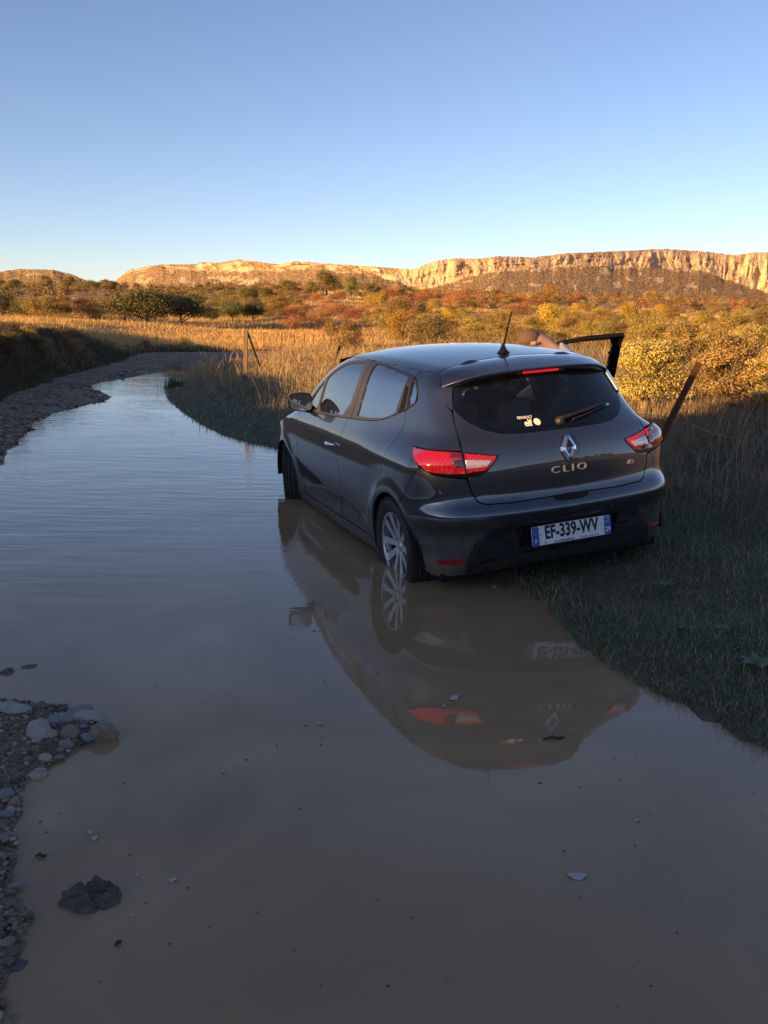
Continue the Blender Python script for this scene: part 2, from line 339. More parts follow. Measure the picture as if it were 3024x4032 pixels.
def BF(p):
    x, y, z = p[..., 0], np.abs(p[..., 1]), p[..., 2]
    belt = sst(.88, 1.02, z); W = pch(z, ZW)+pch(x, XW)*(1-belt)+pch(x, XG)*belt
    r = np.hypot(x+.02, z-.30); W = W+.017*np.exp(-((r-.38)/.06)**2)*sst(.9, .6, z)
    r = np.hypot(x-2.6, z-.30); W = W+.014*np.exp(-((r-.38)/.06)**2)*sst(.9, .6, z)
    W = W-.026*np.exp(-((z-.40)/.085)**2)*sst(.35, .7, x)*sst(2.25, 1.9, x)
    W = W+.012*np.exp(-((z-.84)/.07)**2)*sst(.6, -.1, x)
    side = (y-W)*.95
    rear = (pch(z, RZ)+pch(z, RC)*y*y+.15*y**6-x)*np.where(z > 1., .82, 1.)
    roof = (z-(1.448-.05*(x-.95)**2-.032*(y/.55)**2-.012*(y/.55)**4))*.98
    hood = z-(.985-.10*np.clip(x-2.3, 0, 2)-.16*np.clip(x-2.5, 0, 2)**2-.06*y*y)
    ws = (z-(1.43-(x-1.62)*.56-.10*y*y))*.85
    front = x-(3.40-.35*y*y-.25*np.clip(z-.55, 0, 1)**2)
    t = -smax(-smax(roof, ws, .16), -hood, .06)
    b = smax(t, smax(side, rear, .10+.12*sst(1.0, .6, z)), .085)
    return smax(b, front, .3)
def BG(p, e=1e-3):
    g = np.stack([BF(p+np.eye(3)[i]*e)-BF(p-np.eye(3)[i]*e) for i in range(3)], -1); return g/(np.linalg.norm(g, axis=-1, keepdims=True)+1e-9)
def march(o, d, T=2.4, n=160, iso=0.):
    ts = np.linspace(0, T, n); lo = np.full(len(o), np.nan); prev = BF(o)-iso; best = prev.copy(); bt = np.zeros(len(o))
    for i in range(1, n):
        cur = BF(o+d*ts[i])-iso; hit = np.isnan(lo) & (prev > 0) & (cur <= 0); lo[hit] = ts[i-1]; prev = cur
        mm = cur < best; bt[mm] = ts[i]; best[mm] = cur[mm]
    a = lo.copy(); b = lo+ts[1]
    for _ in range(24):
        m = (a+b)/2; v = BF(o+d*m[:, None])-iso > 0; a = np.where(v, m, a); b = np.where(v, b, m)
    return o+d*np.where(np.isnan(a), bt, a)[:, None]
AX = .45                             # axis of the cylindrical map
def rays(mp, P):
    a, b = P[:, 0], P[:, 1]; Z = np.zeros(len(P)); one = Z+1
    if mp == 'side': return np.stack([a, Z+1.3, b], 1), np.stack([Z, -one, Z], 1)
    if mp == 'rear': return np.stack([Z-1.4, a, b], 1), np.stack([one, Z, Z], 1)
    if mp == 'front': return np.stack([Z+4.2, a, b], 1), np.stack([-one, Z, Z], 1)
    if mp == 'top': return np.stack([a, b, Z+2], 1), np.stack([Z, Z, -one], 1)
    u = np.stack([-np.cos(a), np.sin(a), Z], 1); return np.stack([Z+AX, Z, b], 1)+u*2.2, -u
def to2(mp, q):
    q = np.asarray(q, float)
    if mp == 'side': return q[:, [0, 2]]
    if mp in ('rear', 'front'): return q[:, [1, 2]]
    if mp == 'top': return q[:, [0, 1]]
    return np.stack([np.arctan2(q[:, 1], -(q[:, 0]-AX)), q[:, 2]], 1)
def chaikin(P, k=2, closed=True):
    P = np.asarray(P, float)
    for _ in range(k):
        Q = np.roll(P, -1, 0); a, b = .75*P+.25*Q, .25*P+.75*Q
        if closed: P = np.stack([a, b], 1).reshape(-1, P.shape[1])
        else: P = np.concatenate([P[:1], np.stack([a, b], 1)[:-1].reshape(-1, P.shape[1]), P[-1:]])
    return P
def dens(P, s):
    out = []
    for i in range(len(P)):
        a, b = P[i], P[(i+1) % len(P)]; n = max(1, int(np.ceil(np.linalg.norm(b-a)/s)))
        out += [a+(b-a)*k/n for k in range(n)]
    return np.array(out)
def area(P): return .5*np.sum(P[:, 0]*np.roll(P[:, 1], -1)-np.roll(P[:, 0], -1)*P[:, 1])
def inset(P, g):
    if abs(g) < 1e-9: return P
    if area(P) < 0: P = P[::-1]
    a = np.roll(P, 1, 0); b = np.roll(P, -1, 0); t = b-a; t /= np.linalg.norm(t, axis=1, keepdims=True)+1e-9
    return P+np.stack([-t[:, 1], t[:, 0]], 1)*g
def panel(name, poly, mp, m, parent, s=.025, gap=.003, off=0., rim=.02, holes=(), mirror=False, dome=0., shift=None, label=None, iso=0.):
    P = inset(dens(np.asarray(poly, float), s), gap); Hs = [dens(np.asarray(h, float), s) for h in holes]
    pts = [*map(tuple, P)]; E = [(i, (i+1) % len(P)) for i in range(len(P))]
    for h in Hs:
        n0 = len(pts); pts += [*map(tuple, h)]; E += [(n0+i, n0+(i+1) % len(h)) for i in range(len(h))]
    lo, hi = P.min(0), P.max(0); A, B = np.meshgrid(np.arange(lo[0]+s*.5, hi[0], s), np.arange(lo[1]+s*.5, hi[1], s)); A, B = A.ravel(), B.ravel()
    k = inpoly(A, B, P)
    for h in Hs: k &= ~inpoly(A, B, h)
    A, B = A[k], B[k]
    dmin = np.full(A.shape, 1e9)
    for Q in [P]+Hs:
        for q in Q: dmin = np.minimum(dmin, (A-q[0])**2+(B-q[1])**2)
    k = dmin > (s*.45)**2; pts += list(zip(A[k], B[k]))
    vs, es, fs, *_ = delaunay_2d_cdt([Vector(p) for p in pts], E, [], 0, 1e-6)
    V2 = np.array([tuple(v) for v in vs]); fs = np.array([f for f in fs if len(f) == 3]); c = V2[fs].mean(1)
    k = inpoly(c[:, 0], c[:, 1], P)
    for h in Hs: k &= ~inpoly(c[:, 0], c[:, 1], h)
    fs = fs[k]; o, d = rays(mp, V2); V3 = march(o, d, iso=iso); G = BG(V3)
    if dome:
        ctr = P.mean(0); ext = np.abs(P-ctr).max(0); dd = 1-np.clip((((V2-ctr)/ext)**2).sum(1), 0, 1); V3 = V3+G*(dome*dd)[:, None]
    V3 = V3+G*off
    nrm = np.cross(V3[fs[:, 1]]-V3[fs[:, 0]], V3[fs[:, 2]]-V3[fs[:, 0]]); flip = (nrm*G[fs].mean(1)).sum(1) < 0; fs[flip] = fs[flip][:, ::-1]
    Vl, Fl = [V3], [*map(tuple, fs)]
    if rim:
        ec = {}
        for f in fs:
            for i in range(3):
                a, b = f[i], f[(i+1) % 3]; ec[(a, b)] = ec.get((a, b), 0)+1
        bd = [(a, b) for (a, b) in ec if (b, a) not in ec]; u = sorted({v for e in bd for v in e}); ix = {v: i for i, v in enumerate(u)}; n0, nu = len(V3), len(u)
        Vl += [V3[u], V3[u]-G[u]*rim]; Fl += [(n0+ix[b], n0+ix[a], n0+nu+ix[a], n0+nu+ix[b]) for a, b in bd]
    V = np.concatenate(Vl)
    if mirror: V = V*np.array([1, -1, 1]); Fl = [f[::-1] for f in Fl]
    if shift is not None: V = V-np.array(shift)
    return obj(name, fastmesh(name, V, Fl), m, parent, label=label)
def mirrored(P): P = np.asarray(P, float); return np.concatenate([P, (P*np.array([-1, 1]))[::-1]])

# --- car materials
m_paint = mat('metallic_grey_paint', (.037, .044, .062), .36, .7, **{'Coat Weight': 1., 'Coat Roughness': .025, 'Coat IOR': 1.95})
tc = N(m_paint, 'ShaderNodeTexCoord'); sp = N(m_paint, 'ShaderNodeSeparateXYZ'); L(m_paint, tc.outputs['Object'], sp.inputs[0])
dn = noise(m_paint, 9, 6, rough=.7); dn2 = noise(m_paint, 70, 3)
low = mapr(m_paint, sp.outputs[2], .66, .26, 0., .70)
dust = math_(m_paint, 'MULTIPLY', low, mapr(m_paint, math_(m_paint, 'ADD', math_(m_paint, 'MULTIPLY', dn, .75), math_(m_paint, 'MULTIPLY', dn2, .3)), .34, .66, .25, 1.), True)
film = mapr(m_paint, dn, .3, .8, .015, .06)
dust = math_(m_paint, 'MAXIMUM', dust, film)
vd = N(m_paint, 'ShaderNodeVectorMath', operation='DISTANCE'); vd.inputs[1].default_value = (-.41, .76, .24); L(m_paint, tc.outputs['Object'], vd.inputs[0])
patch = math_(m_paint, 'MULTIPLY', mapr(m_paint, math_(m_paint, 'ADD', vd.outputs['Value'], math_(m_paint, 'MULTIPLY', math_(m_paint, 'SUBTRACT', dn2, .5), .16)), .17, .09, 0., 1.), .9)
dust = math_(m_paint, 'MAXIMUM', dust, patch)
dirtc = (.16, .13, .10)
L(m_paint, mixc(m_paint, dust, (.037, .044, .062), dirtc), bsdf(m_paint).inputs[0])
L(m_paint, math_(m_paint, 'SUBTRACT', .7, math_(m_paint, 'MULTIPLY', dust, .7)), bsdf(m_paint).inputs['Metallic'])
L(m_paint, math_(m_paint, 'SUBTRACT', 1., math_(m_paint, 'MULTIPLY', dust, 1.1), True), bsdf(m_paint).inputs['Coat Weight'])
L(m_paint, math_(m_paint, 'ADD', .34, math_(m_paint, 'MULTIPLY', dust, .5)), bsdf(m_paint).inputs['Roughness'])
m_black = mat('black_plastic', (.012, .012, .013), .5)
bn = noise(m_black, 22, 4); L(m_black, ramp(m_black, bn, [(.3, (.010, .010, .011)), (.75, (.024, .022, .020))]), bsdf(m_black).inputs[0])
m_mould = mat('dusty_moulding', (.055, .052, .050), .55); L(m_mould, ramp(m_mould, noise(m_mould, 11, 6, rough=.7), [(.35, (.030, .030, .031)), (.7, (.12, .105, .09))]), bsdf(m_mould).inputs[0])
m_trim = mat('dusty_window_trim', (.035, .032, .031), .38)
m_gloss = mat('gloss_black', (.008, .008, .009), .12)
m_in = mat('dark_interior', (.05, .05, .052), .8)
m_seat = mat('seat_fabric', (.11, .10, .095), .9)
sn = noise(m_seat, 60, 3); bump(m_seat, sn, .3, .004)
m_void = mat('inner_black', (.004, .004, .004), .9)
m_chrome = mat('chrome', (.72, .73, .75), .12, 1.); m_letter = mat('satin_chrome', (.70, .71, .73), .25, .7)
m_rubber = mat('tyre_rubber', (.016, .016, .017), .75)
tn = noise(m_rubber, 14, 5); L(m_rubber, ramp(m_rubber, tn, [(.35, (.012, .012, .013)), (.7, (.055, .046, .038))]), bsdf(m_rubber).inputs[0])
m_alloy = mat('silver_alloy', (.52, .53, .55), .32, .75)
an = noise(m_alloy, 16, 5, rough=.7); L(m_alloy, ramp(m_alloy, an, [(.38, (.78, .79, .80)), (.75, (.40, .37, .34))]), bsdf(m_alloy).inputs[0])
m_hubdark = mat('brake_dark', (.05, .045, .04), .7, .3)
def glass(name, tint, gl=1., ior=2.):
    m = bpy.data.materials.new(name); m.use_nodes = True; t = m.node_tree; t.nodes.clear()
    out = N(m, 'ShaderNodeOutputMaterial'); mx = N(m, 'ShaderNodeMixShader'); tr = N(m, 'ShaderNodeBsdfTransparent'); g = N(m, 'ShaderNodeBsdfGlossy'); fr = N(m, 'ShaderNodeFresnel')
    tr.inputs[0].default_value = (*tint, 1); g.inputs['Roughness'].default_value = .01; g.inputs[0].default_value = (gl, gl, gl, 1); fr.inputs[0].default_value = ior
    L(m, fr.outputs[0], mx.inputs[0]); L(m, tr.outputs[0], mx.inputs[1]); L(m, g.outputs[0], mx.inputs[2])
    df = N(m, 'ShaderNodeBsdfDiffuse'); df.inputs[0].default_value = (.20, .17, .14, 1); m2 = N(m, 'ShaderNodeMixShader')
    L(m, mapr(m, noise(m, 7, 6, rough=.75), .5, .9, .01, .07), m2.inputs[0]); L(m, mx.outputs[0], m2.inputs[1]); L(m, df.outputs[0], m2.inputs[2]); L(m, m2.outputs[0], out.inputs[0]); return m
m_glass = glass('window_glass', (.50, .56, .55), ior=6.); m_cglass = glass('clear_door_glass', (.86, .89, .88), ior=1.4); m_rglass = glass('tinted_rear_glass', (.74, .77, .77), ior=1.55)
m_red = mat('red_lamp_lens', (.55, .006, .014), .08, **{'Coat Weight': 1., 'Coat Roughness': .02})
rn = N(m_red, 'ShaderNodeTexWave'); rn.inputs['Scale'].default_value = 26; rn.inputs['Distortion'].default_value = .4
tcr = N(m_red, 'ShaderNodeTexCoord'); L(m_red, tcr.outputs['Object'], rn.inputs[0]); L(m_red, ramp(m_red, rn.outputs['Fac'], [(.2, (.58, .006, .014)), (.8, (.74, .012, .022))]), bsdf(m_red).inputs[0])
m_redd = mat('dark_red_lens', (.16, .003, .008), .08, **{'Coat Weight': 1.})
m_clear = mat('clear_lamp_lens', (.62, .60, .60), .12, .3, **{'Coat Weight': 1.})
m_smoke = mat('smoked_lamp_lens', (.05, .045, .05), .08, .2, **{'Coat Weight': 1.})
m_refl = mat('red_reflector', (.34, .010, .022), .25)
m_white = mat('plate_white', (.72, .73, .75), .35)
wn = noise(m_white, 18, 5, rough=.7); L(m_white, ramp(m_white, wn, [(.35, (.88, .87, .86)), (.8, (.66, .63, .60))]), bsdf(m_white).inputs[0])
m_blue = mat('plate_blue', (.012, .085, .42), .4); m_ink = mat('plate_black_ink', (.010, .010, .012), .5); m_wink = mat('white_print', (.75, .76, .74), .5); m_org = mat('orange_print', (.7, .16, .03), .5); m_yel = mat('pale_yellow_print', (.75, .75, .35), .5)

CM = Matrix([[-.35404, -.93169, -.08129, .87377], [.93517, -.35368, -.01924, 5.56684], [-.01083, -.08283, .9965, -.08114], [0, 0, 0, 1]])
car = obj('hatchback_car', None, label='dark grey metallic hatchback stuck in the muddy puddle with its passenger door open', cat='car')
car.matrix_world = CM

# --- outlines in car coordinates (x forward from the rear axle, y left, z up)
ARC = (-.02, .31, .348); AFC = (2.60, .31, .348)
def arc(c, a0, a1, n=26): return [(c[0]+c[2]*math.cos(R(a0+(a1-a0)*i/n)), c[1]+c[2]*math.sin(R(a0+(a1-a0)*i/n))) for i in range(n+1)]
DLO_B = [(2.10, .965), (1.85, .968), (1.65, .974), (1.27, .989), (.92, 1.006), (.57, 1.024), (.39, 1.040), (.24, 1.072), (.074, 1.130), (-.015, 1.169)]
DLO_R = [(-.033, 1.194), (-.012, 1.239), (.05, 1.295), (.116, 1.32)]
DLO_T = [(.304, 1.343), (.607, 1.374), (.934, 1.386), (1.20, 1.378), (1.40, 1.352), (1.60, 1.287), (1.75, 1.215), (1.90, 1.128), (2.02, 1.045), (2.10, .985)]
DLO = chaikin(DLO_B+DLO_R+DLO_T, 1)
G_M = [(.922, 1.006), (.945, .914), (.961, .829), (.968, .77), (.957, .64), (.958, .57), (.985, .50), (1.035, .42), (1.065, .35), (1.07, .285)]
G_R = [(.066, 1.127), (.042, 1.083), (.037, 1.031), (.055, .981), (.072, .92), (.090, .813), (.15, .70), (.215, .60), (.295, .47)]
G_F = [(2.13, .950), (2.125, .846), (2.085, .70), (2.07, .546), (2.075, .42), (2.04, .34), (2.00, .285)]
SILLZ = .285
gm, gr, gf = [chaikin(q, 2, False) for q in (G_M, G_R, G_F)]
belt = chaikin(DLO_B, 1, False)
def belt_between(x0, x1): return [tuple(q) for q in belt if x0 < q[0] < x1]
front_door_poly = [tuple(q) for q in gf[::-1]]+belt_between(.925, 2.12)+[tuple(q) for q in gm]
rear_door_poly = [tuple(q) for q in gm[::-1]]+belt_between(.068, .92)+[tuple(q) for q in gr]+[tuple(q) for q in arc(ARC, 26, 5, 8)]+[(.33, .285)]
GLF = chaikin([(1.672, .99), (1.678, 1.228), (1.60, 1.262), (1.50, 1.302), (1.36, 1.344), (1.25, 1.359), (1.146, 1.366), (.926, 1.374), (.962, 1.02), (1.3, 1.003)], 1)
GLQ = [(1.71, .995), (1.715, 1.205), (1.80, 1.162), (1.92, 1.08), (2.01, 1.0), (2.01, .99)]
GLR = [(.772, 1.370), (.607, 1.362), (.45, 1.348), (.304, 1.330), (.172, 1.311), (.19, 1.105), (.284, 1.072), (.352, 1.058), (.552, 1.043), (.766, 1.036)]
GLP = [(.09, 1.287), (.055, 1.280), (.005, 1.235), (-.012, 1.192), (.004, 1.176), (.052, 1.15)]
DF = [(q[0], q[1]) for q in DLO if q[0] > .862]; DR = [(q[0], q[1]) for q in DLO if .11 < q[0] < .862 or (q[0] <= .11 and False)]
def dlo_part(x0, x1):
    P = [tuple(q) for q in DLO]; b = sorted([q for q in P if x0 < q[0] < x1 and q[1] < 1.14+.0*q[0] and q[1] < 1.0+.17*max(0, 1-(q[0]/.35))+.05], key=lambda q: -q[0])
    t = sorted([q for q in P if x0 < q[0] < x1 and q not in b], key=lambda q: q[0]); return b, t
def lerp_on(P, x):
    P = sorted(P); return float(np.interp(x, [q[0] for q in P], [q[1] for q in P]))
bl = DLO_B[:]; tl = DLO_R[1:]+DLO_T
def zone(xa, xb):                    # slice of the window band between two slanted cuts (top x, bottom x)
    (xt0, xb0), (xt1, xb1) = xa, xb
    b = [(xb1, lerp_on(bl, xb1))]+[q for q in bl if xb0+.01 < q[0] < xb1-.01]+[(xb0, lerp_on(bl, xb0))]
    t = [(xt0, lerp_on(tl, xt0))]+[q for q in tl if xt0+.01 < q[0] < xt1-.01]+([(xt1, lerp_on(tl, xt1))] if xt1 < 2.05 else [(2.10, .985)])
    return b+t

def side_parts(left):
    mir = not left; opened = not left
    HX, HY = 2.08, -.80
    # front door
    sh = np.array([HX, HY, 0]) if opened else np.zeros(3)
    fd = panel('front_door', front_door_poly, 'side', m_paint, car, mirror=mir, shift=sh, rim=.03, label=None if left else 'passenger door standing wide open')
    if opened: fd.location = (HX, HY, 0); fd.rotation_euler = (0, 0, R(76))
    zf = zone((.852, .873), (2.10, 2.10))
    panel('window_frame', zf, 'side', m_trim if left else m_gloss, fd, mirror=mir, shift=sh, gap=.0015, off=.001, rim=.035, holes=[GLF, GLQ], s=.02)
    panel('window_glass', GLF, 'side', m_glass if left else m_cglass, fd, mirror=mir, shift=sh, gap=-.004, off=-.006, rim=0)
    panel('quarter_glass', GLQ, 'side', m_glass, fd, mirror=mir, shift=sh, gap=-.003, off=-.006, rim=0)
    panel('door_moulding', [(2.0, .296), (2.025, .352), (1.7, .398), (1.4, .425), (1.05, .438), (1.075, .296)], 'side', m_mould, fd, mirror=mir, shift=sh, gap=.002, off=.004, rim=.006, s=.03)
    mb = MB()                        # handle: a bar on two feet over a shallow cup
    o, d = rays('side', np.array([(1.02+.17*i/8, .815-.004*i/8) for i in range(9)])); q = march(o, d); g = BG(q)
    off = [.012, .026, .034, .037, .038, .037, .034, .026, .012]
    mb.tube([(q[i]+g[i]*off[i])*([1, -1, 1] if mir else [1, 1, 1])-sh for i in range(9)], [.008, .012, .014, .015, .015, .015, .014, .012, .008], 8)
    obj('door_handle', mb.mesh('door_handle', True), m_chrome, fd)
    # inner trim of the door
    ip = [(q[0], q[1]) for q in inset(np.array(front_door_poly), .035)]
    panel('door_trim', ip, 'side', m_in, fd, mirror=mir, shift=sh, off=-.055, rim=.03, s=.05)
    # rear door
    rd = panel('rear_door', rear_door_poly, 'side', m_paint, car, mirror=mir, rim=.03)
    panel('door_moulding', [(1.015, .438), (.85, .425), (.65, .385), (.47, .330), (.42, .296), (1.045, .296)], 'side', m_mould, rd, mirror=mir, gap=.002, off=.004, rim=.006, s=.03)
    panel('window_frame', zone((.105, .062), (.846, .866)), 'side', m_trim, rd, mirror=mir, gap=.0015, off=.001, rim=.03, holes=[GLR], s=.02)
    panel('window_glass', GLR, 'side', m_glass, rd, mirror=mir, gap=-.004, off=-.006, rim=0)
    panel('hidden_door_handle', chaikin([(.150, 1.255), (.128, 1.262), (.105, 1.215), (.088, 1.130), (.135, 1.112), (.150, 1.18)], 2), 'side', m_void, rd, mirror=mir, gap=0, off=.004, rim=.006, s=.01)
    panel('handle_lip', chaikin([(.155, 1.262), (.140, 1.264), (.128, 1.19), (.130, 1.108), (.150, 1.108)], 2), 'side', m_trim, rd, mirror=mir, gap=0, off=.011, rim=.01, s=.01)
    panel('door_trim', inset(np.array(rear_door_poly), .035), 'side', m_in, rd, mirror=mir, off=-.055, rim=.03, s=.05)
    # front wing, sill
    fp = [tuple(q) for q in gf]+[(2.10, .30)]+arc(AFC, 184, 4, 26)+[(3.05, .50), (3.10, .60), (3.05, .72), (2.8, .80), (2.5, .88), (2.28, .945)]
    panel('front_wing', fp, 'side', m_paint, car, mirror=mir, rim=.03)
    panel('side_sill', [(2.27, .20), (2.25, .30), (2.10, .295), (2.04, .281), (1., .281), (.335, .281), (.328, .21), (.34, .19), (2.2, .19)], 'side', m_paint, car, mirror=mir, off=.004, rim=.04)
    # roof rail and windscreen pillar
    top = [(2.15, 1.0), (2.05, 1.105), (1.9, 1.205), (1.75, 1.290), (1.6, 1.350), (1.42, 1.402), (1.2, 1.418), (.9, 1.418), (.6, 1.410), (.3, 1.388), (.1, 1.364)]
    bot = [(.1, 1.318)]+DLO_T[:]+[(2.12, .955), (2.15, .96)]
    panel('roof_rail', top[::-1]+bot[::-1][0:0]+[], 'side', m_paint, car) if False else panel('roof_rail', bot+top, 'side', m_paint, car, mirror=mir, gap=0, rim=.02)
    # rear quarter panel, wrapping round to the tailgate (cylindrical map)
    def S(P): o, d = rays('side', np.asarray(P, float)); return [tuple(q) for q in march(o, d)]
    def Rr(P): o, d = rays('rear', np.asarray(P, float)); return [tuple(q) for q in march(o, d)]
    seam = S([(-.20, .60)])
    q3 = S([tuple(q) for q in gr])+S(arc(ARC, 27, 118.5, 16))+[(-.376, .7935, .864), (-.33, .80, .905), (-.198, .756, .952)]+Rr([(.66, .950), (.598, .945), (.585, 1.014), (.571, 1.088), (.5575, 1.135)])+\
        [(-.302, .563, 1.152), (-.272, .569, 1.171), (-.211, .572, 1.228), (-.177, .561, 1.274), (-.140, .540, 1.319), (-.10, .52, 1.345)]+S([(0, 1.357), (.1, 1.364), (.1, 1.318), (.05, 1.297), (-.012, 1.24), (-.034, 1.195), (-.016, 1.167)])
    panel('rear_quarter_panel', to2('cyl', q3), 'cyl', m_paint, car, mirror=mir, s=.022, gap=.0012, rim=.03)
    panel('fixed_side_glass_frame', zone((-.012, -.016), (.098, .058)), 'side', m_trim, car, mirror=mir, gap=.001, off=.001, rim=.02, holes=[GLP], s=.015)
    panel('fixed_side_glass', GLP, 'side', m_glass, car, mirror=mir, gap=-.003, off=-.005, rim=0)
    # tail lamp
    lamp = [(-.198, .756, .950), (-.30, .70, .945)]+Rr([(.665, .944), (.585, .938), (.405, .909), (.418, .887), (.484, .822), (.526, .802), (.594, .800), (.690, .812)])+[(-.465, .754, .826), (-.418, .790, .854), (-.344, .803, .905)]
    lamp2 = to2('cyl', lamp); tl_ = panel('tail_lamp', lamp2, 'cyl', m_gloss, car, mirror=mir, s=.015, gap=.001, off=.003, rim=.02, dome=.004)
    def lens(nm, px, m, off, dome=.004, s=.012): return panel(nm, to2('cyl', px), 'cyl', m, tl_, mirror=mir, s=s, gap=0, off=off, rim=.004, dome=dome)
    lens('outer_lens', [(-.21, .757, .945)]+Rr([(.660, .938), (.602, .933), (.600, .824), (.68, .826)])+[(-.455, .757, .838), (-.41, .788, .862), (-.345, .803, .90)], m_red, .006, .012)
    lens('inner_lens', Rr([(.590, .930), (.425, .904), (.432, .888), (.492, .835), (.592, .826)]), m_red, .006, .008)
    lens('reversing_lens', Rr([(.590, .896), (.455, .885), (.482, .853), (.590, .850)]), m_clear, .014, .004)
    lens('indicator_lens', Rr([(.655, .898), (.603, .900), (.601, .855), (.640, .856), (.655, .875)]), m_smoke, .020, .002)
    lens('side_lens', Rr([(.660, .932), (.603, .929), (.603, .906), (.662, .908)]), m_redd, .018, .002)
    # rear bumper reflector is a child of the bumper (below)
    # wheel housing
    for c, nm in ((ARC, 'rear'), (AFC, 'front')):
        mb = MB(); n = 24; pr = []
        for k in range(n+1):
            t = R(-2+188*k/n); pr.append((c[0]+(c[2]+.012)*math.cos(t), c[1]+(c[2]+.012)*math.sin(t)))
        V = [(a, y, b) for y in (.835, .50) for a, b in pr]; F_ = [(k, k+1, n+2+k, n+1+k) for k in range(n)]+[tuple(range(n+1, 2*n+2))]
        V = [(a, y*(1 if left else -1), b) for a, y, b in V]; mb.add(V, F_); obj('wheel_housing', mb.mesh('wheel_housing'), m_void, car)
    # black lip round the rear arch
    # inner body side
    hp = [(3.1, .28), (3.1, .6), (2.3, .93), (1.0, .975), (.3, 1.03), (.0, 1.12), (-.25, 1.02), (-.42, .8), (-.45, .45), (-.40, .28)]+arc(ARC, 190, -10, 20)+[(.36, .24), (2.2, .24)]+arc(AFC, 190, -10, 20)
    panel('inner_body', hp, 'side', m_void, car, mirror=mir, off=-.035, rim=0, s=.05, gap=0)
    panel('pillar', [(.93, .99), (.80, .99), (.78, 1.37), (.90, 1.37)], 'side', m_in, car, mirror=mir, off=-.04, rim=.04, s=.04, gap=0)
    panel('rear_pillar_trim', [(.16, 1.06), (.09, 1.30), (.2, 1.36), (.0, 1.34), (-.12, 1.31), (-.2, 1.2), (-.25, 1.04)], 'side', m_in, car, mirror=mir, off=-.04, rim=.03, s=.04, gap=0, holes=[GLP])
side_parts(True); side_parts(False)

# --- roof, spoiler, tailgate, bumper
def Ry(P): o, d = rays('rear', np.asarray(P, float)); return march(o, d)
roof_l = [(1.62, 0), (1.60, .30), (1.55, .50), (1.35, .560), (.9, .580), (.5, .576), (.2, .566), (.06, .552), (-.02, .538), (-.088, .522), (-.060, .40), (-.035, .31), (-.040, .21), (-.020, .05), (-.02, 0)]
panel('roof', mirrored([(a, b) for a, b in roof_l])*1.0 if False else np.array(roof_l+[(a, -b) for a, b in roof_l[::-1]]), 'top', m_paint, car, s=.03, gap=.002, off=.0022)
gate_half = [(0, .655), (.363, .645), (.506, .648), (.545, .667), (.569, .712), (.589, .789), (.596, .86), (.597, .945), (.585, 1.014), (.570, 1.088), (.553, 1.14), (.53, 1.22), (.505, 1.285), (.3, 1.325), (0, 1.335)]
glass_half = [(0, 1.011), (.12, 1.010), (.278, 1.010), (.364, 1.017), (.44, 1.040), (.50, 1.080), (.530, 1.115), (.543, 1.148), (.528, 1.21), (.505, 1.272), (.40, 1.298), (.2, 1.315), (0, 1.320)]
def sym(h): return np.array(h[::-1][:-1]+[h[0]]+[(-a, b) for a, b in h[1:]])
gate = panel('tailgate', sym(gate_half), 'rear', m_paint, car, s=.022, gap=.002, holes=[sym(glass_half)], rim=.03)
panel('rear_window', sym(glass_half), 'rear', m_rglass, gate, s=.03, gap=-.001, off=-.001, rim=0)
fr_in = [(a*.94, b+.022*(1 if b < 1.15 else -1)) for a, b in glass_half]
panel('window_border', sym(glass_half), 'rear', m_gloss, gate, s=.02, gap=.0005, off=-.004, rim=0, holes=[chaikin(sym(fr_in), 2)])
# spoiler: top skin carried past the glass, a lip and an underside
roof_seam = [(-.088, .522), (-.060, .40), (-.035, .31), (-.040, .21), (-.020, .05)]
ss = np.linspace(-1, 1, 41); tv = []
for s_ in ss:
    a = abs(s_)
    ys = .520*a; x0 = float(np.interp(ys, [q[1] for q in roof_seam[::-1]], [q[0] for q in roof_seam[::-1]]))-.004
    ye = .563*a; xe = -.378+.062*a**2+.118*a**5; ze = 1.349-.018*a**2-.058*a**5
    o, d = rays('top', np.array([(x0, ys*np.sign(s_))])); p0 = march(o, d)[0]+np.array([0, 0, .001])
    pe = np.array([xe, ye*np.sign(s_), ze]); pts = []
    for k in range(9):
        u = k/8; p = p0*(1-u)+pe*u; p[2] += .020*math.sin(math.pi*u)*(1-.4*a); pts.append(p)
    pts.append(pe+np.array([-.002, 0, -.006])); pts.append(pe+np.array([.006, 0, -.016]))
    pg = np.array([xe+.050, ye*.955*np.sign(s_), ze-.030]); pts.append(pg); tv.append(pts)
for e_, sg_ in ((0, -1), (-1, 1)):
    sk = [p+np.array([0, -sg_*.004, -.055 if i < nk_ else 0.]) for nk_ in (9,) for i, p in enumerate(tv[e_])]; tv = [sk]+tv if e_ == 0 else tv+[sk]
tv = np.array(tv); nk = tv.shape[1]; ii = np.arange(43*nk).reshape(43, nk)
sf = np.stack([ii[:-1, :-1], ii[1:, :-1], ii[1:, 1:], ii[:-1, 1:]], -1).reshape(-1, 4)
spo = obj('spoiler', fastmesh('spoiler', tv.reshape(-1, 3), sf[:, ::-1].copy()), m_paint, gate)
spo.data.set_sharp_from_angle(angle=R(50))
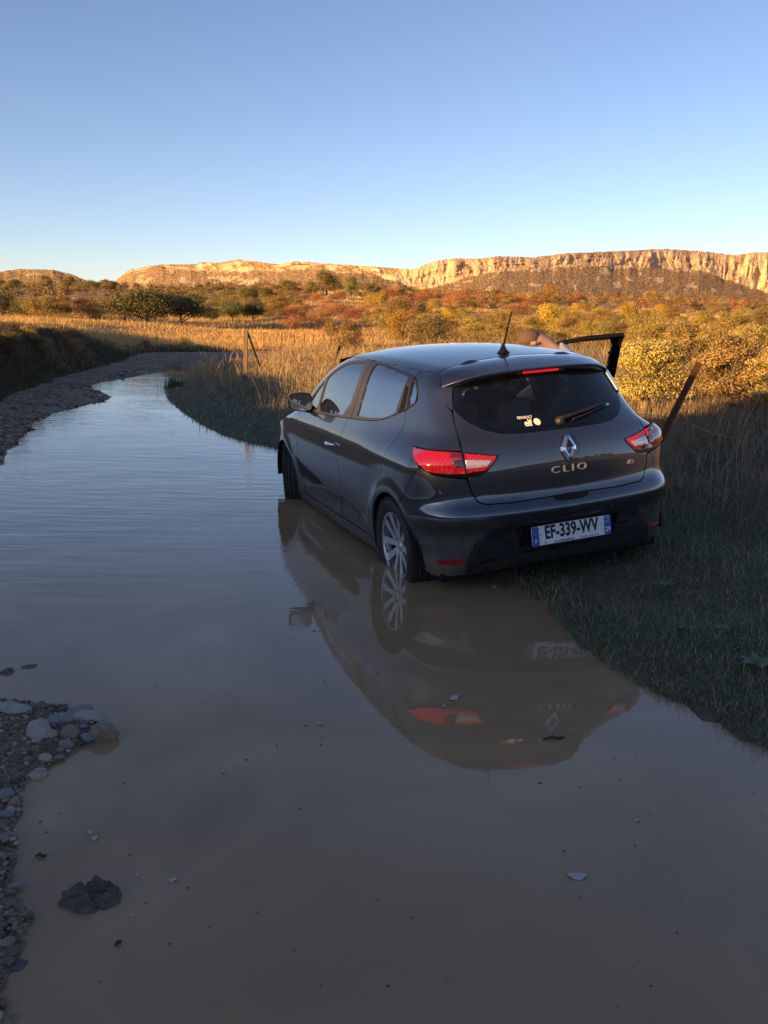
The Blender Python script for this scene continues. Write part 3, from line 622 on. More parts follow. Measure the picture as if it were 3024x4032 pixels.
for sgn in (1, -1):                  # painted fins beside the glass
    fin = Ry([(.545, 1.268), (.508, 1.268), (.530, 1.205), (.546, 1.150), (.556, 1.142)])
    fin = [tuple(q) for q in fin]+[(-.272, .572, 1.171), (-.215, .575, 1.228), (-.180, .566, 1.270)]
    panel('spoiler_fin', to2('cyl', fin), 'cyl', m_paint, gate, s=.012, gap=.0015, off=.012, rim=.03, mirror=sgn < 0)
    mb = MB()                        # raised blisters where the spoiler meets the roof
    V = []; F_ = []
    for i in range(9):
        for j in range(17):
            t = j/16*2*math.pi; r = i/8
            x = -.075+.035*r*math.cos(t); y = sgn*(.315+.085*r*math.sin(t)); V.append((x, y, 0))
    V = np.array(V); o, d = rays('top', V[:, :2]); q = march(o, d); rr = np.repeat(np.arange(9)/8, 17); q[:, 2] += .020*(1-rr**2)**1.2-.002
    ii = np.arange(153).reshape(9, 17); obj('roof_blister', fastmesh('roof_blister', q, np.stack([ii[:-1, :-1], ii[1:, :-1], ii[1:, 1:], ii[:-1, 1:]], -1).reshape(-1, 4)), m_paint, car)
bl_ = np.array([(-.345+.0, y, 1.3275) for y in np.linspace(-.13, .13, 9)])
mb = MB(); mb.box((-.352, 0, 1.3245), (.02, .30, .024)); lampc = obj('brake_light_housing', mb.mesh('brake_light_housing', False, .004), m_gloss, gate)
mb = MB(); mb.box((-.3605, 0, 1.3245), (.010, .235, .014)); obj('high_brake_light', mb.mesh('high_brake_light', False, .002), m_red, gate)
# bumper
Sd = lambda P: [tuple(q) for q in march(*rays('side', np.asarray(P, float)))]
half = [tuple(q) for q in Ry([(0, .652), (.363, .642), (.508, .645), (.549, .664), (.573, .710), (.593, .789), (.62, .797), (.69, .808)])]+[(-.465, .754, .822), (-.418, .790, .850), (-.377, .794, .862)]+Sd(arc(ARC, 118.7, 190, 14))
half += [(-.385, .765, .228), (-.41, .735, .222), (-.447, .665, .226), (-.51, .58, .231), (-.556, .48, .247), (-.60, .33, .276), (-.627, .07, .288), (-.628, 0, .288)]
h2 = to2('cyl', half); bp = np.array([tuple(q) for q in h2]+[(-a, b) for a, b in h2[::-1][1:-1]])
bump_o = panel('rear_bumper', bp, 'cyl', m_paint, car, s=.022, gap=.0012, rim=.04)
ins = [(.615, .240), (.604, .346), (.578, .410), (.548, .448), (.511, .486), (.45, .507), (.27, .508), (0, .508)]
insb = [(0, .278), (.07, .278), (.33, .268), (.48, .242), (.58, .230)]
ins_full = np.array([(-a, b) for a, b in ins[:-1]]+[(a, b) for a, b in ins[::-1]]+[(a, b) for a, b in insb[::-1]]+[(-a, b) for a, b in insb[1:]])
panel('bumper_insert', ins_full, 'rear', m_black, bump_o, s=.025, gap=0, off=.004, rim=.02)
low_ = np.array([(-.56, .30), (-.45, .325), (-.2, .352), (0, .355), (.2, .352), (.45, .325), (.56, .30), (.59, .262), (.48, .252), (.33, .275), (0, .285), (-.33, .275), (-.48, .252), (-.59, .262)])
panel('lower_lip', low_, 'rear', m_black, bump_o, s=.03, gap=0, off=.020, rim=.03)
for sgn in (1, -1):
    sq = lambda P: np.array([(sgn*a, b) for a, b in P])
    for k in range(4):               # ribs of the corner vents
        z = .465-.034*k; y1 = .515+.018*k
        panel('vent_rib', sq([(.34, z), (y1, z-.012), (y1, z-.023), (.34, z-.011)]), 'rear', m_black, bump_o, s=.03, gap=0, off=.013, rim=.012)
    pr_ = march(*rays('cyl', to2('cyl', [(-.423, .741, .331), (-.536, .62, .337), (-.517, .632, .306), (-.434, .72, .304)])))
    panel('reflector', to2('cyl', pr_), 'cyl', m_refl, bump_o, s=.012, gap=0, off=.004, rim=.006, mirror=sgn < 0)
    for (y, z, mp) in ((.272, .537, 'rear'), (.652, .446, 'rear')):
        panel('parking_sensor', [(sgn*y+.014*math.cos(t), z+.014*math.sin(t)) for t in np.linspace(0, 6.28, 13)[:-1]], mp, m_paint, bump_o, s=.01, gap=0, off=.003, rim=.005)
panel('tailgate_recess', np.array([(-.115, .655), (.115, .655), (.105, .632), (.07, .622), (-.07, .622), (-.105, .632)]), 'rear', m_void, gate, s=.02, gap=0, off=.004, rim=.004)
panel('plate_recess', np.array([(-.33, .50), (.33, .50), (.315, .375), (-.315, .375)]), 'rear', m_gloss, bump_o, s=.04, gap=0, off=.007, rim=.004)
panel('inner_rear', sym([(0, .30), (.45, .30), (.6, .45), (.58, .95), (.52, 1.0), (0, 1.0)]), 'rear', m_void, car, s=.05, off=-.035, rim=0, gap=0)
# --- front of the car
hood_l = [(2.30, 0), (2.28, .40), (2.22, .66), (2.30, .73), (2.6, .745), (2.9, .70), (3.12, .62), (3.22, .40), (3.26, 0)]
panel('bonnet', np.array(hood_l+[(a, -b) for a, b in hood_l[::-1][1:-1]]), 'top', m_paint, car, s=.05)
panel('front_bumper', sym([(0, .20), (.5, .20), (.70, .25), (.78, .42), (.78, .55), (.66, .66), (.4, .70), (0, .70)]), 'front', m_paint, car, s=.05)
panel('front_grille', sym([(0, .30), (.5, .30), (.56, .40), (.3, .46), (0, .46)]), 'front', m_black, car, s=.05, off=.004)
for sgn in (1, -1):
    panel('headlamp', np.array([(sgn*a, b) for a, b in [(.45, .66), (.66, .66), (.72, .74), (.66, .76), (.5, .72)]]), 'front', m_clear, car, s=.03, off=.005)
panel('windscreen', sym([(0, 1.0), (.5, .99), (.665, .985), (.62, 1.12), (.575, 1.25), (.52, 1.36), (.25, 1.395), (0, 1.40)]), 'front', m_glass, car, s=.05, off=-.003, rim=0, gap=0)
mb = MB(); mb.box((1.3, 0, .215), (3.5, 1.46, .05)); mb.box((1.2, 0, .27), (2.0, 1.5, .06)); mb.box((-.25, 0, .29), (.42, 1.15, .08)); obj('underbody', mb.mesh('underbody'), m_void, car)
mb = MB(); mb.tube([(-.2, .30, .235), (-.60, .30, .225)], .026, 14, False); mb.tube([(-.2, .30, .235), (-.60, .30, .225)], .022, 14, False); obj('exhaust_pipe', mb.mesh('exhaust_pipe', True), m_hubdark, car)
mb = MB(); mb.tube([(.0, .62, .30), (0, -.62, .30)], .045, 10); obj('rear_axle', mb.mesh('rear_axle', True), m_void, car)

# --- wheels
def wheel(x, y, sgn, steer=0.):
    mb = MB(); mb.lathe([(.085, -.05), (.19, -.06), (.198, -.09), (.205, -.095), (.205, .06), (.215, .075), (.215, .082), (.205, .082), (.196, .068)], 40); mb.lathe([(.02, -.02), (.135, -.02), (.135, -.045), (.02, -.045)], 32)
    wh = obj('wheel', mb.mesh('wheel', True), m_hubdark, car); wh.location = (x, sgn*y, .31); wh.rotation_euler = (0, 0 if sgn > 0 else 0, (0 if sgn > 0 else math.pi)+steer)
    mb = MB(); W_ = .095
    tr = []
    for a in np.linspace(-1, 1, 19):
        g = .007 if abs(abs(a)-.28) < .06 or abs(abs(a)-.66) < .06 else 0; tr.append((.310-.012*abs(a)**4-g, a*.082))
    prof = [(.209, -.085), (.225, -.096), (.262, -.101), (.288, -.096)]+tr+[(.288, .096), (.262, .101), (.225, .096), (.209, .085)]
    mb.lathe(prof, 72)
    for k in range(60):              # shoulder blocks
        t = 2*math.pi*k/60; 
        for s2 in (1, -1):
            rot = np.array([[math.cos(t), 0, -math.sin(t)], [0, 1, 0], [math.sin(t), 0, math.cos(t)]])
            mb.box(rot@np.array([.301, s2*.078, 0]), (.014, .032, .022), rot)
    obj('tyre', mb.mesh('tyre', True), m_rubber, wh)
    mb = MB(); mb.lathe([(.217, .060), (.221, .080), (.217, .087), (.205, .086), (.199, .072), (.199, .03)], 56); obj('rim_edge', mb.mesh('rim_edge', True), m_alloy, wh)
    mb = MB()
    for k in range(5):               # five pairs of flat spokes
        for sd in (-1, 1):
            a0 = R(72*k+54); rot = np.array([[math.cos(a0), 0, -math.sin(a0)], [0, 1, 0], [math.sin(a0), 0, math.cos(a0)]])
            wI, wO = .021, .029; cI, cO = sd*.022, sd*(.058)
            P = []
            for (r_, c_, w_, yf, yb) in ((.045, cI, wI, .058, .02), (.12, sd*.040, .021, .066, .03), (.203, cO, wO, .078, .045)):
                P += [(r_, yf, c_-w_), (r_, yf, c_+w_), (r_, yb, c_+w_*.7), (r_, yb, c_-w_*.7)]
            P = [rot@np.array(q) for q in P]; F_ = []
            for i in (0, 4): F_ += [(i, i+1, i+5, i+4), (i+1, i+2, i+6, i+5), (i+2, i+3, i+7, i+6), (i+3, i, i+4, i+7)]
            F_ += [(0, 3, 2, 1), (8, 9, 10, 11)]
            m2 = MB(); m2.add(P, F_); obj('spoke', m2.mesh('spoke', False, .004), m_alloy, wh)
    mb = MB(); mb.lathe([(.0, .062), (.030, .060), (.034, .052), (.066, .050), (.070, .03)], 30); obj('hub_cap', mb.mesh('hub_cap', True), m_alloy, wh)
    return wh
for x, sgn, st in ((.02, 1, 0), (0, -1, 0), (2.60, 1, R(-20)), (2.60, -1, R(-20))): wheel(x, .745, sgn, st)

# --- mirrors
def mirror_part(sgn, parent, shift):
    V = []; F_ = []; n = 20; st = [(.000, .90), (.012, 1.0), (.05, .98), (.09, .80), (.115, .45), (.122, .1)]
    for dx, s_ in st:
        for k in range(n):
            t = 2*math.pi*k/n; c, s2 = math.cos(t), math.sin(t); e = 4.2
            yy = .098*np.sign(c)*abs(c)**(2/e); zz = .075*np.sign(s2)*abs(s2)**(2/e)
            zz *= 1-.22*(-yy/.1 if yy < 0 else 0)*0+(.0); zz *= (1-.18*(yy/.1 if yy > 0 else 0)); zz += .010*(yy/.1)
            V.append((1.775+dx, .878+yy*s_, 1.058+zz*s_))
    m_ = len(st); F_ = [(i*n+k, i*n+(k+1) % n, (i+1)*n+(k+1) % n, (i+1)*n+k) for i in range(m_-1) for k in range(n)]+[tuple(range((m_-1)*n, m_*n)), tuple(range(n-1, -1, -1))]
    fix = lambda V: np.array(V)*np.array([1, sgn, 1])-shift
    mb = MB(); mb.add(fix(V), F_); mo = obj('wing_mirror', mb.mesh('wing_mirror', True), m_gloss, parent)
    mb = MB(); pts = fix([(1.86, .72, .975), (1.85, .79, .985), (1.835, .84, 1.005)]); mb.tube(pts, [.035, .03, .032], 10); obj('mirror_arm', mb.mesh('mirror_arm', True), m_gloss, parent)
    Vg = [(1.7735-.0, .878+q[0]*.0+(q[1]-.878)*.88, 1.058+(q[2]-1.058)*.88) for q in V[n:2*n]]
    mb = MB(); mb.add(fix(Vg), [tuple(range(n))]); obj('mirror_glass', mb.mesh('mirror_glass'), mat('mirror_silver', (.75, .76, .77), .03, 1.), parent)
fdl = [c for c in car.children if c.name.startswith('front_door')]
for d_, s_ in zip(fdl, (1, -1)): mirror_part(s_, d_, np.array(d_.location))

# --- aerial
mb = MB(); mb.lathe([(.0, .058), (.008, .056), (.012, .04), (.022, .018), (.036, .004), (.040, -.004)], 20, 'z', (.092, 0, 1.417)); ab = obj('aerial_base', mb.mesh('aerial_base', True), m_black, car)
mb = MB(); mb.tube([(.085, 0, 1.45), (.035, 0, 1.555), (-.03, 0, 1.66)], [.0062, .0048, .004], 8)
for k in range(26): u = k/25; p = np.array([.085-.115*u, 0, 1.455+.205*u]); mb.tube([p, p+np.array([-.0015, 0, .003])], .0072-.002*u, 8)
obj('aerial_mast', mb.mesh('aerial_mast', True), m_black, car)

# --- wiper, badges
wz = Ry([(0, 1.053)])[0]; wg = BG(np.array([wz]))[0]
mb = MB(); mb.lathe([(0, .03), (.016, .028), (.026, .012), (.028, -.004)], 16, 'x'); V = np.array(mb.v)*np.array([-1, 1, 1])+wz; mb.v = [tuple(q) for q in V]; obj('wiper_pivot', mb.mesh('wiper_pivot', True), m_black, gate)
q = Ry([(-.03*k, 1.055+.004*k) for k in range(12)]); g = BG(q); mb = MB(); mb.tube([q[i]+g[i]*.022 for i in range(12)], [.014-.0007*i for i in range(12)], 6); obj('wiper_arm', mb.mesh('wiper_arm', True), m_black, gate)
q = Ry([(-.08-.028*k, 1.048+.0045*k) for k in range(11)]); g = BG(q); mb = MB(); mb.tube([q[i]+g[i]*.010 for i in range(11)], .007, 6); obj('wiper_blade', mb.mesh('wiper_blade', True), m_black, gate)
# diamond emblem: four faceted bars round an open centre
def emblem():
    V = []; H_, W_ = .075, .048; t = .36
    o4 = [(0, H_), (W_, 0), (0, -H_), (-W_, 0)]; o4 = [(a, b) for a, b in o4]
    ring = lambda s, dz, cut=1.: [(a*s, b*s, dz) for a, b in o4]
    oct_ = lambda s, dz: [(.012*s, H_*s, dz), (W_*s, .012*s, dz), (W_*s, -.012*s, dz), (.012*s, -H_*s, dz), (-.012*s, -H_*s, dz), (-W_*s, -.012*s, dz), (-W_*s, .012*s, dz), (-.012*s, H_*s, dz)]
    R_ = [oct_(1, 0), oct_(.97, .010), oct_(.66, .017), oct_(.40, .012), oct_(.38, 0)]
    V = [q for r in R_ for q in r]; F_ = [(i*8+k, i*8+(k+1) % 8, (i+1)*8+(k+1) % 8, (i+1)*8+k) for i in range(4) for k in range(8)]; return V, F_
V, F_ = emblem(); c0 = Ry([(0, .906)])[0]; n0 = BG(np.array([c0]))[0]; upv = np.array([0, 0, 1.])-n0*n0[2]; upv /= np.linalg.norm(upv); rv = np.cross(upv, n0)
def on_gate(V, c, n, u, r): return [c+r*a+u*b+n*h for a, b, h in V]
mb = MB(); mb.add(on_gate(V, c0+n0*.002, n0, upv, rv), F_); obj('emblem', mb.mesh('emblem'), m_chrome, gate)
def text_mesh(s, size, ext, xs=1., bold=0., sp=1.):
    cu = bpy.data.curves.new('t', 'FONT'); cu.body = s; cu.size = size; cu.extrude = ext; cu.offset = bold; cu.align_x = 'CENTER'; cu.align_y = 'CENTER'; cu.space_character = sp; cu.resolution_u = 4
    o = bpy.data.objects.new('t', cu); col.objects.link(o); dg = bpy.context.evaluated_depsgraph_get(); dg.update()
    me = bpy.data.meshes.new_from_object(o.evaluated_get(dg)); bpy.data.objects.remove(o); bpy.data.curves.remove(cu)
    V = np.empty(len(me.vertices)*3, np.float32); me.vertices.foreach_get('co', V); V = V.reshape(-1, 3); V[:, 0] *= xs; Fc = [tuple(p.vertices) for p in me.polygons]; bpy.data.meshes.remove(me); return V, Fc
def text_on_body(name, s, y, z, size, m, parent, ext=.003, xs=1., bold=0., sp=1., off=.004, slope=0.):
    V, Fc = text_mesh(s, size, ext, xs, bold, sp)
    q = Ry(np.stack([y-V[:, 0], z+V[:, 1]+slope*V[:, 0]], 1)); g = BG(q); q = q+g*(off+V[:, 2:3]); mb = MB(); mb.add(q, Fc); return obj(name, mb.mesh(name), m, parent)
text_on_body('model_lettering', 'CLIO', 0, .795, .054, m_letter, gate, xs=1.5, sp=1.4, ext=.004)
text_on_body('engine_badge', 'dCi', -.44, .770, .036, m_letter, gate, xs=.95, ext=.003)
text_on_body('window_sticker', 'elf', .192, 1.057, .046, m_wink, gate, ext=.0004, off=.003, bold=.0012)
text_on_body('window_sticker', 'RENAULT', .198, 1.087, .020, m_wink, gate, ext=.0004, off=.003)
panel('window_sticker', [(.138+.020*math.cos(t), 1.060+.018*math.sin(t)) for t in np.linspace(0, 6.28, 17)[:-1]], 'rear', m_wink, gate, s=.01, gap=0, off=.003, rim=0)
panel('window_sticker', [(-.355, 1.088), (-.400, 1.092), (-.400, 1.104), (-.355, 1.100)], 'rear', mat('green_sticker', (.10, .42, .30), .5), gate, s=.01, gap=0, off=.003, rim=0)

# --- number plate
pl_c = np.array([-.662, 0, .435]); tilt = .13
pn = np.array([-math.cos(tilt), 0, math.sin(tilt)]); pu = np.array([math.sin(tilt), 0, math.cos(tilt)]); pr_ = np.array([0, -1., 0])
def on_plate(V, dx=0, dz=0): return [pl_c+pr_*(a+dx)+pu*(b+dz)+pn*h for a, b, h in V]
def rrect(w, h, r, hh, n=4):
    P = []
    for cx0, cy0, a0 in ((w/2-r, h/2-r, 0), (-w/2+r, h/2-r, 90), (-w/2+r, -h/2+r, 180), (w/2-r, -h/2+r, 270)):
        P += [(cx0+r*math.cos(R(a0+90*k/n)), cy0+r*math.sin(R(a0+90*k/n))) for k in range(n+1)]
    n = len(P); return [(a, b, 0) for a, b in P]+[(a, b, hh) for a, b in P], [tuple(range(n, 2*n)), tuple(range(n-1, -1, -1))]+[(i, (i+1) % n, n+(i+1) % n, n+i) for i in range(n)]
V, F_ = rrect(.52, .11, .010, .004); mb = MB(); mb.add(on_plate(V), F_); plate = obj('number_plate', mb.mesh('number_plate'), m_white, car)
for dx in (-.237, .237): V, F_ = rrect(.044, .108, .009, .0010); V = [(a, b, h+.0045) for a, b, h in V]; mb = MB(); mb.add(on_plate(V, dx), F_); obj('blue_band', mb.mesh('blue_band'), m_blue, plate)
def plate_text(name, s, x, z, size, m, xs=1., bold=0., sp=1., h=.0052, ext=.0004):
    V, Fc = text_mesh(s, size, ext, xs, bold, sp); V[:, 2] += h; mb = MB(); mb.add(on_plate(V, x, z), Fc); obj(name, mb.mesh(name), m, plate)
plate_text('registration_characters', 'EF-339-WV', -.002, .010, .103, m_ink, .70, .0034, 1.03)
plate_text('country_letter', 'F', -.237, -.030, .032, m_wink, .9, .001, h=.0068)
plate_text('department_number', '29', .237, -.026, .040, m_wink, .85, .001, h=.0068)
plate_text('garage_print', 'AUTO PERFORMANCE', -.055, -.046, .0125, m_ink, 1.05, .0003)
plate_text('garage_print', 'QUIMPER', .075, -.046, .0115, m_ink, 1., 0)
plate_text('garage_print', '02 98 10 06 20', .145, -.046, .0095, m_ink, 1., 0)
for k in range(12):
    t = 2*math.pi*k/12; mb = MB(); mb.add(on_plate([(.0022*math.cos(j*2.513+1.57), .0022*math.sin(j*2.513+1.57), .0066) for j in range(5)], -.237+.014*math.cos(t), .022+.014*math.sin(t)), [(0, 3, 1, 4, 2)][:0]+[(0, 3, 1), (0, 2, 4), (3, 1, 4)]); obj('star', mb.mesh('star'), m_yel, plate)
for k in range(5): V, F_ = rrect(.030, .0026, .001, .0004); V = [(a, b, h+.0062) for a, b, h in V]; mb = MB(); mb.add(on_plate(V, .237, .036-.0055*k), F_); obj('flag_stripe', mb.mesh('flag_stripe'), m_wink if k % 2 == 0 else m_ink, plate)
V, F_ = rrect(.030, .004, .001, .0004); V = [(a, b, h+.0062) for a, b, h in V]; mb = MB(); mb.add(on_plate(V, .237, .046), F_); obj('flag_stripe', mb.mesh('flag_stripe'), m_wink, plate)
V, F_ = rrect(.012, .008, .004, .0004); V = [(a, b, h+.0045) for a, b, h in V]; mb = MB(); mb.add(on_plate(V, -.175, -.046), F_); obj('garage_logo', mb.mesh('garage_logo'), m_org, plate)
for dx in (-.205, .200): V, F_ = rrect(.007, .007, .0034, .001); V = [(a, b, h+.0045) for a, b, h in V]; mb = MB(); mb.add(on_plate(V, dx, .004), F_); obj('plate_screw', mb.mesh('plate_screw'), m_hubdark, plate)

# --- interior
def cushion(c, d, rx=0., name='seat', parent=None, m=None, bev=.04):
    mb = MB(); rot = np.array([[math.cos(rx), 0, math.sin(rx)], [0, 1, 0], [-math.sin(rx), 0, math.cos(rx)]]); mb.box(c, d, rot, .86); return obj(name, mb.mesh(name, True, bev), m or m_seat, parent or car)
for y in (.36, -.36):
    s0 = cushion((1.38, y, .52), (.52, .48, .20), -.08, 'front_seat'); cushion((1.06, y, .83), (.14, .46, .56), -.30, 'seat_backrest', s0); cushion((.93, y, 1.20), (.10, .26, .18), -.2, 'headrest', s0, bev=.035)
    mb = MB(); mb.tube([(.96, y+.05, 1.05), (.94, y+.05, 1.15)], .008, 6); mb.tube([(.96, y-.05, 1.05), (.94, y-.05, 1.15)], .008, 6); obj('headrest_post', mb.mesh('headrest_post', True), m_chrome, s0)
s0 = cushion((.42, 0, .52), (.50, 1.25, .18), -.08, 'rear_seat')
cushion((.12, 0, .78), (.14, 1.22, .50), -.34, 'seat_backrest', s0)
for y in (.36, -.36, 0): cushion((-.0, y, 1.065), (.09, .25, .14), -.25, 'headrest', s0, bev=.03)
mb = MB(); mb.box((2.05, 0, .86), (.45, 1.36, .22), None, .85); obj('dashboard', mb.mesh('dashboard', True, .05), m_in, car)
mb = MB(); pts = [(1.70+.10*math.cos(t)*.42, .37+.185*math.sin(t), .93+.185*math.cos(t)*.92) for t in np.linspace(0, 2*math.pi, 25)]; mb.tube(pts, .015, 8, False); sw = obj('steering_wheel', mb.mesh('steering_wheel', True), m_in, car)
mb = MB(); mb.box((1.72, .37, .92), (.05, .16, .10)); mb.box((1.73, .37, .92), (.03, .34, .03)); mb.box((1.72, .37, .84), (.03, .04, .14)); obj('wheel_hub', mb.mesh('wheel_hub', True, .012), m_in, sw)
mb = MB(); mb.box((-.28, 0, .95), (.44, 1.06, .02)); obj('parcel_shelf', mb.mesh('parcel_shelf'), m_in, car)
panel('roof_lining', np.array([(1.55, .50), (.2, .50), (-.10, .44), (-.26, .2), (-.26, -.2), (-.10, -.44), (.2, -.50), (1.55, -.50)]), 'top', m_in, car, s=.06, off=-.03, rim=0, gap=0)
mb = MB(); mb.box((1.50, 0, 1.30), (.03, .24, .065)); obj('interior_mirror', mb.mesh('interior_mirror', True, .012), m_gloss, car)
# ------------------------------------------------------------------ vegetation
def hit(vx, vy, lo=1.5, hi=700):     # where the sight line of a photo pixel meets the ground
    d = ray(vx, vy); h = math.hypot(d[0], d[1]); ts = np.geomspace(lo, hi, 700)/h
    P = np.array([0, 0, CAMH])+ts[:, None]*d; g = P[:, 2]-ground(P[:, 0], P[:, 1]); k = np.argmax(g < 0)
    return P[k] if g[k] < 0 else P[-1]
def GZ1(x, y): return float(ground(np.array([x]), np.array([y]))[0])
m_leaf = mat('leaves', rough=.65)
a = attr(m_leaf); oi = N(m_leaf, 'ShaderNodeObjectInfo'); hs = N(m_leaf, 'ShaderNodeHueSaturation'); L(m_leaf, a.outputs[0], hs.inputs['Color'])
L(m_leaf, math_(m_leaf, 'ADD', .478, math_(m_leaf, 'MULTIPLY', oi.outputs['Random'], .044)), hs.inputs['Hue']); L(m_leaf, math_(m_leaf, 'ADD', .78, math_(m_leaf, 'MULTIPLY', oi.outputs['Random'], .45)), hs.inputs['Value'])
L(m_leaf, hs.outputs[0], bsdf(m_leaf).inputs[0])
trn = N(m_leaf, 'ShaderNodeBsdfTranslucent'); L(m_leaf, hs.outputs[0], trn.inputs[0]); mxs = N(m_leaf, 'ShaderNodeMixShader'); mxs.inputs[0].default_value = .25
outn = [n for n in m_leaf.node_tree.nodes if n.type == 'OUTPUT_MATERIAL'][0]; L(m_leaf, bsdf(m_leaf).outputs[0], mxs.inputs[1]); L(m_leaf, trn.outputs[0], mxs.inputs[2]); L(m_leaf, mxs.outputs[0], outn.inputs[0])
m_blade = mat('grass_blades', rough=.7); a = attr(m_blade); L(m_blade, a.outputs[0], bsdf(m_blade).inputs[0])
trn = N(m_blade, 'ShaderNodeBsdfTranslucent'); L(m_blade, a.outputs[0], trn.inputs[0]); mxs = N(m_blade, 'ShaderNodeMixShader'); mxs.inputs[0].default_value = .3
outn = [n for n in m_blade.node_tree.nodes if n.type == 'OUTPUT_MATERIAL'][0]; L(m_blade, bsdf(m_blade).outputs[0], mxs.inputs[1]); L(m_blade, trn.outputs[0], mxs.inputs[2]); L(m_blade, mxs.outputs[0], outn.inputs[0])
m_bark = mat('bark', (.10, .075, .055), .9); bkn = noise(m_bark, 12, 5, stretch=(1, 1, .2)); L(m_bark, ramp(m_bark, bkn, [(.3, (.05, .038, .028)), (.7, (.16, .12, .09))]), bsdf(m_bark).inputs[0])
KIND = {'scrub': ((.19, .145, .040), (.36, .26, .075)), 'olive': ((.125, .112, .038), (.23, .19, .062)), 'dark': ((.070, .075, .028), (.145, .140, .052)), 'red': ((.24, .105, .050), (.40, .19, .080)), 'yellow': ((.30, .20, .030), (.48, .32, .050)), 'gold': ((.25, .20, .060), (.48, .385, .135))}
def crown(kind, n, leaf, w, h, nl, seed, base=.12, spiky=.0, lr=(.13, .27)):
    g = np.random.default_rng(seed); lo, hi = map(np.array, KIND[kind]); Vs = []; Cs = []
    lob = []
    for k in range(nl):
        t = g.uniform(0, 2*math.pi); r = w*.5*math.sqrt(g.uniform(0, .62)); zc = h*(base+(1-base)*g.uniform(.18, .86)); cap = math.sqrt(max(.12, 1-(zc/h)**2.4))
        lob.append((r*cap*math.cos(t), r*cap*math.sin(t), zc, w*g.uniform(*lr), h*g.uniform(lr[0]*.8, lr[1]*.75), g.uniform(.7, 1.25)))
    wt = np.array([q[3]*q[3] for q in lob]); wt /= wt.sum(); which = g.choice(nl, n, p=wt); lob = np.array(lob)[which]
    d = g.normal(size=(n, 3)); d /= np.linalg.norm(d, axis=1, keepdims=True); u = 1-.55*g.random(n)**1.6
    u = u*(1+spiky*(g.random(n) < .08)*g.random(n))
    P = lob[:, :3]+d*np.stack([lob[:, 3], lob[:, 3], lob[:, 4]], 1)*u[:, None]; P[:, 2] = np.maximum(P[:, 2], .02*h+g.random(n)*.1*h)
    nv = d+g.normal(size=(n, 3))*.8; nv /= np.linalg.norm(nv, axis=1, keepdims=True); t1 = np.cross(nv, g.normal(size=(n, 3))); t1 /= np.linalg.norm(t1, axis=1, keepdims=True); t2 = np.cross(nv, t1)
    sz = leaf*g.uniform(.6, 1.3, n)[:, None]
    Vq = np.stack([P-t1*sz, P+t2*sz*.45+nv*sz*.15, P+t1*sz, P-t2*sz*.45+nv*sz*.15], 1).reshape(-1, 3)
    k = np.clip(g.random(n)*.8+.1, 0, 1)[:, None]; C = (lo+(hi-lo)*k)*lob[:, 5:6]; C = np.repeat(C, 4, 0)
    return Vq, np.arange(4*n).reshape(n, 4), C
def trunk_mb(h, w, seed, nb=6):
    g = np.random.default_rng(seed); mb = MB(); r0 = .03*h+.01
    mb.tube([(0, 0, -.15), (g.uniform(-.03, .03)*w, g.uniform(-.03, .03)*w, h*.25), (g.uniform(-.06, .06)*w, g.uniform(-.06, .06)*w, h*.6)], [r0*1.25, r0, r0*.5], 7)
    for k in range(nb):
        t = 2*math.pi*k/nb+g.uniform(-.4, .4); z0 = h*g.uniform(.12, .45); mb.tube([(0, 0, z0), (w*.18*math.cos(t), w*.18*math.sin(t), z0+h*.15), (w*.36*math.cos(t), w*.36*math.sin(t), z0+h*g.uniform(.25, .42))], [r0*.6, r0*.4, r0*.15], 5)
    return mb
VAR = {}
def variant(kind, n, leaf, w, h, nl, seed, spiky=0., lr=(.13, .27)):
    V, F_, C = crown(kind, n, leaf, w, h, nl, seed, spiky=spiky, lr=lr); me = fastmesh('crown', V, F_, False); setcol(me, C); me.materials.append(m_leaf)
    tm = trunk_mb(h, w, seed).mesh('trunk', True); tm.materials.append(m_bark); return me, tm
def plant(name, label, cat, group, x, y, var, sc, rz=0., scz=None, parts=True):
    z = GZ1(x, y)-.03
    if parts:
        r = obj(name, None, None, None, label, cat, group, loc=(x, y, z)); r.scale = (sc, sc, scz or sc); r.rotation_euler = (0, 0, rz)
        obj('crown', var[0], None, r); obj('trunk', var[1], None, r)
    else:
        r = obj(name, var[0], None, None, label, cat, group, loc=(x, y, z)); r.scale = (sc, sc, scz or sc); r.rotation_euler = (0, 0, rz)
    return r
near_gold = [variant('gold', 15000, .019, 1.35, 1.15, 75, 100+i, 1.1, (.05, .15)) for i in range(3)]
mid_scrub = [variant('scrub', 5200, .031, 1.9, 1.5, 46, 200+i, .9, (.07, .19)) for i in range(4)]
mid_olive = [variant('olive', 4800, .035, 2.2, 1.7, 22, 220+i, .3) for i in range(3)]
mid_red = [variant('red', 4200, .033, 2.2, 1.3, 22, 240+i, .4) for i in range(2)]
mid_yel = [variant('yellow', 4500, .035, 1.9, 1.7, 20, 260+i, .5) for i in range(2)]
oak_dark = [variant('dark', 9000, .065, 4.4, 2.4, 34, 280+i, .15) for i in range(2)]
oak_olive = [variant('olive', 6500, .075, 3.6, 3.2, 26, 290+i, .2) for i in range(2)]
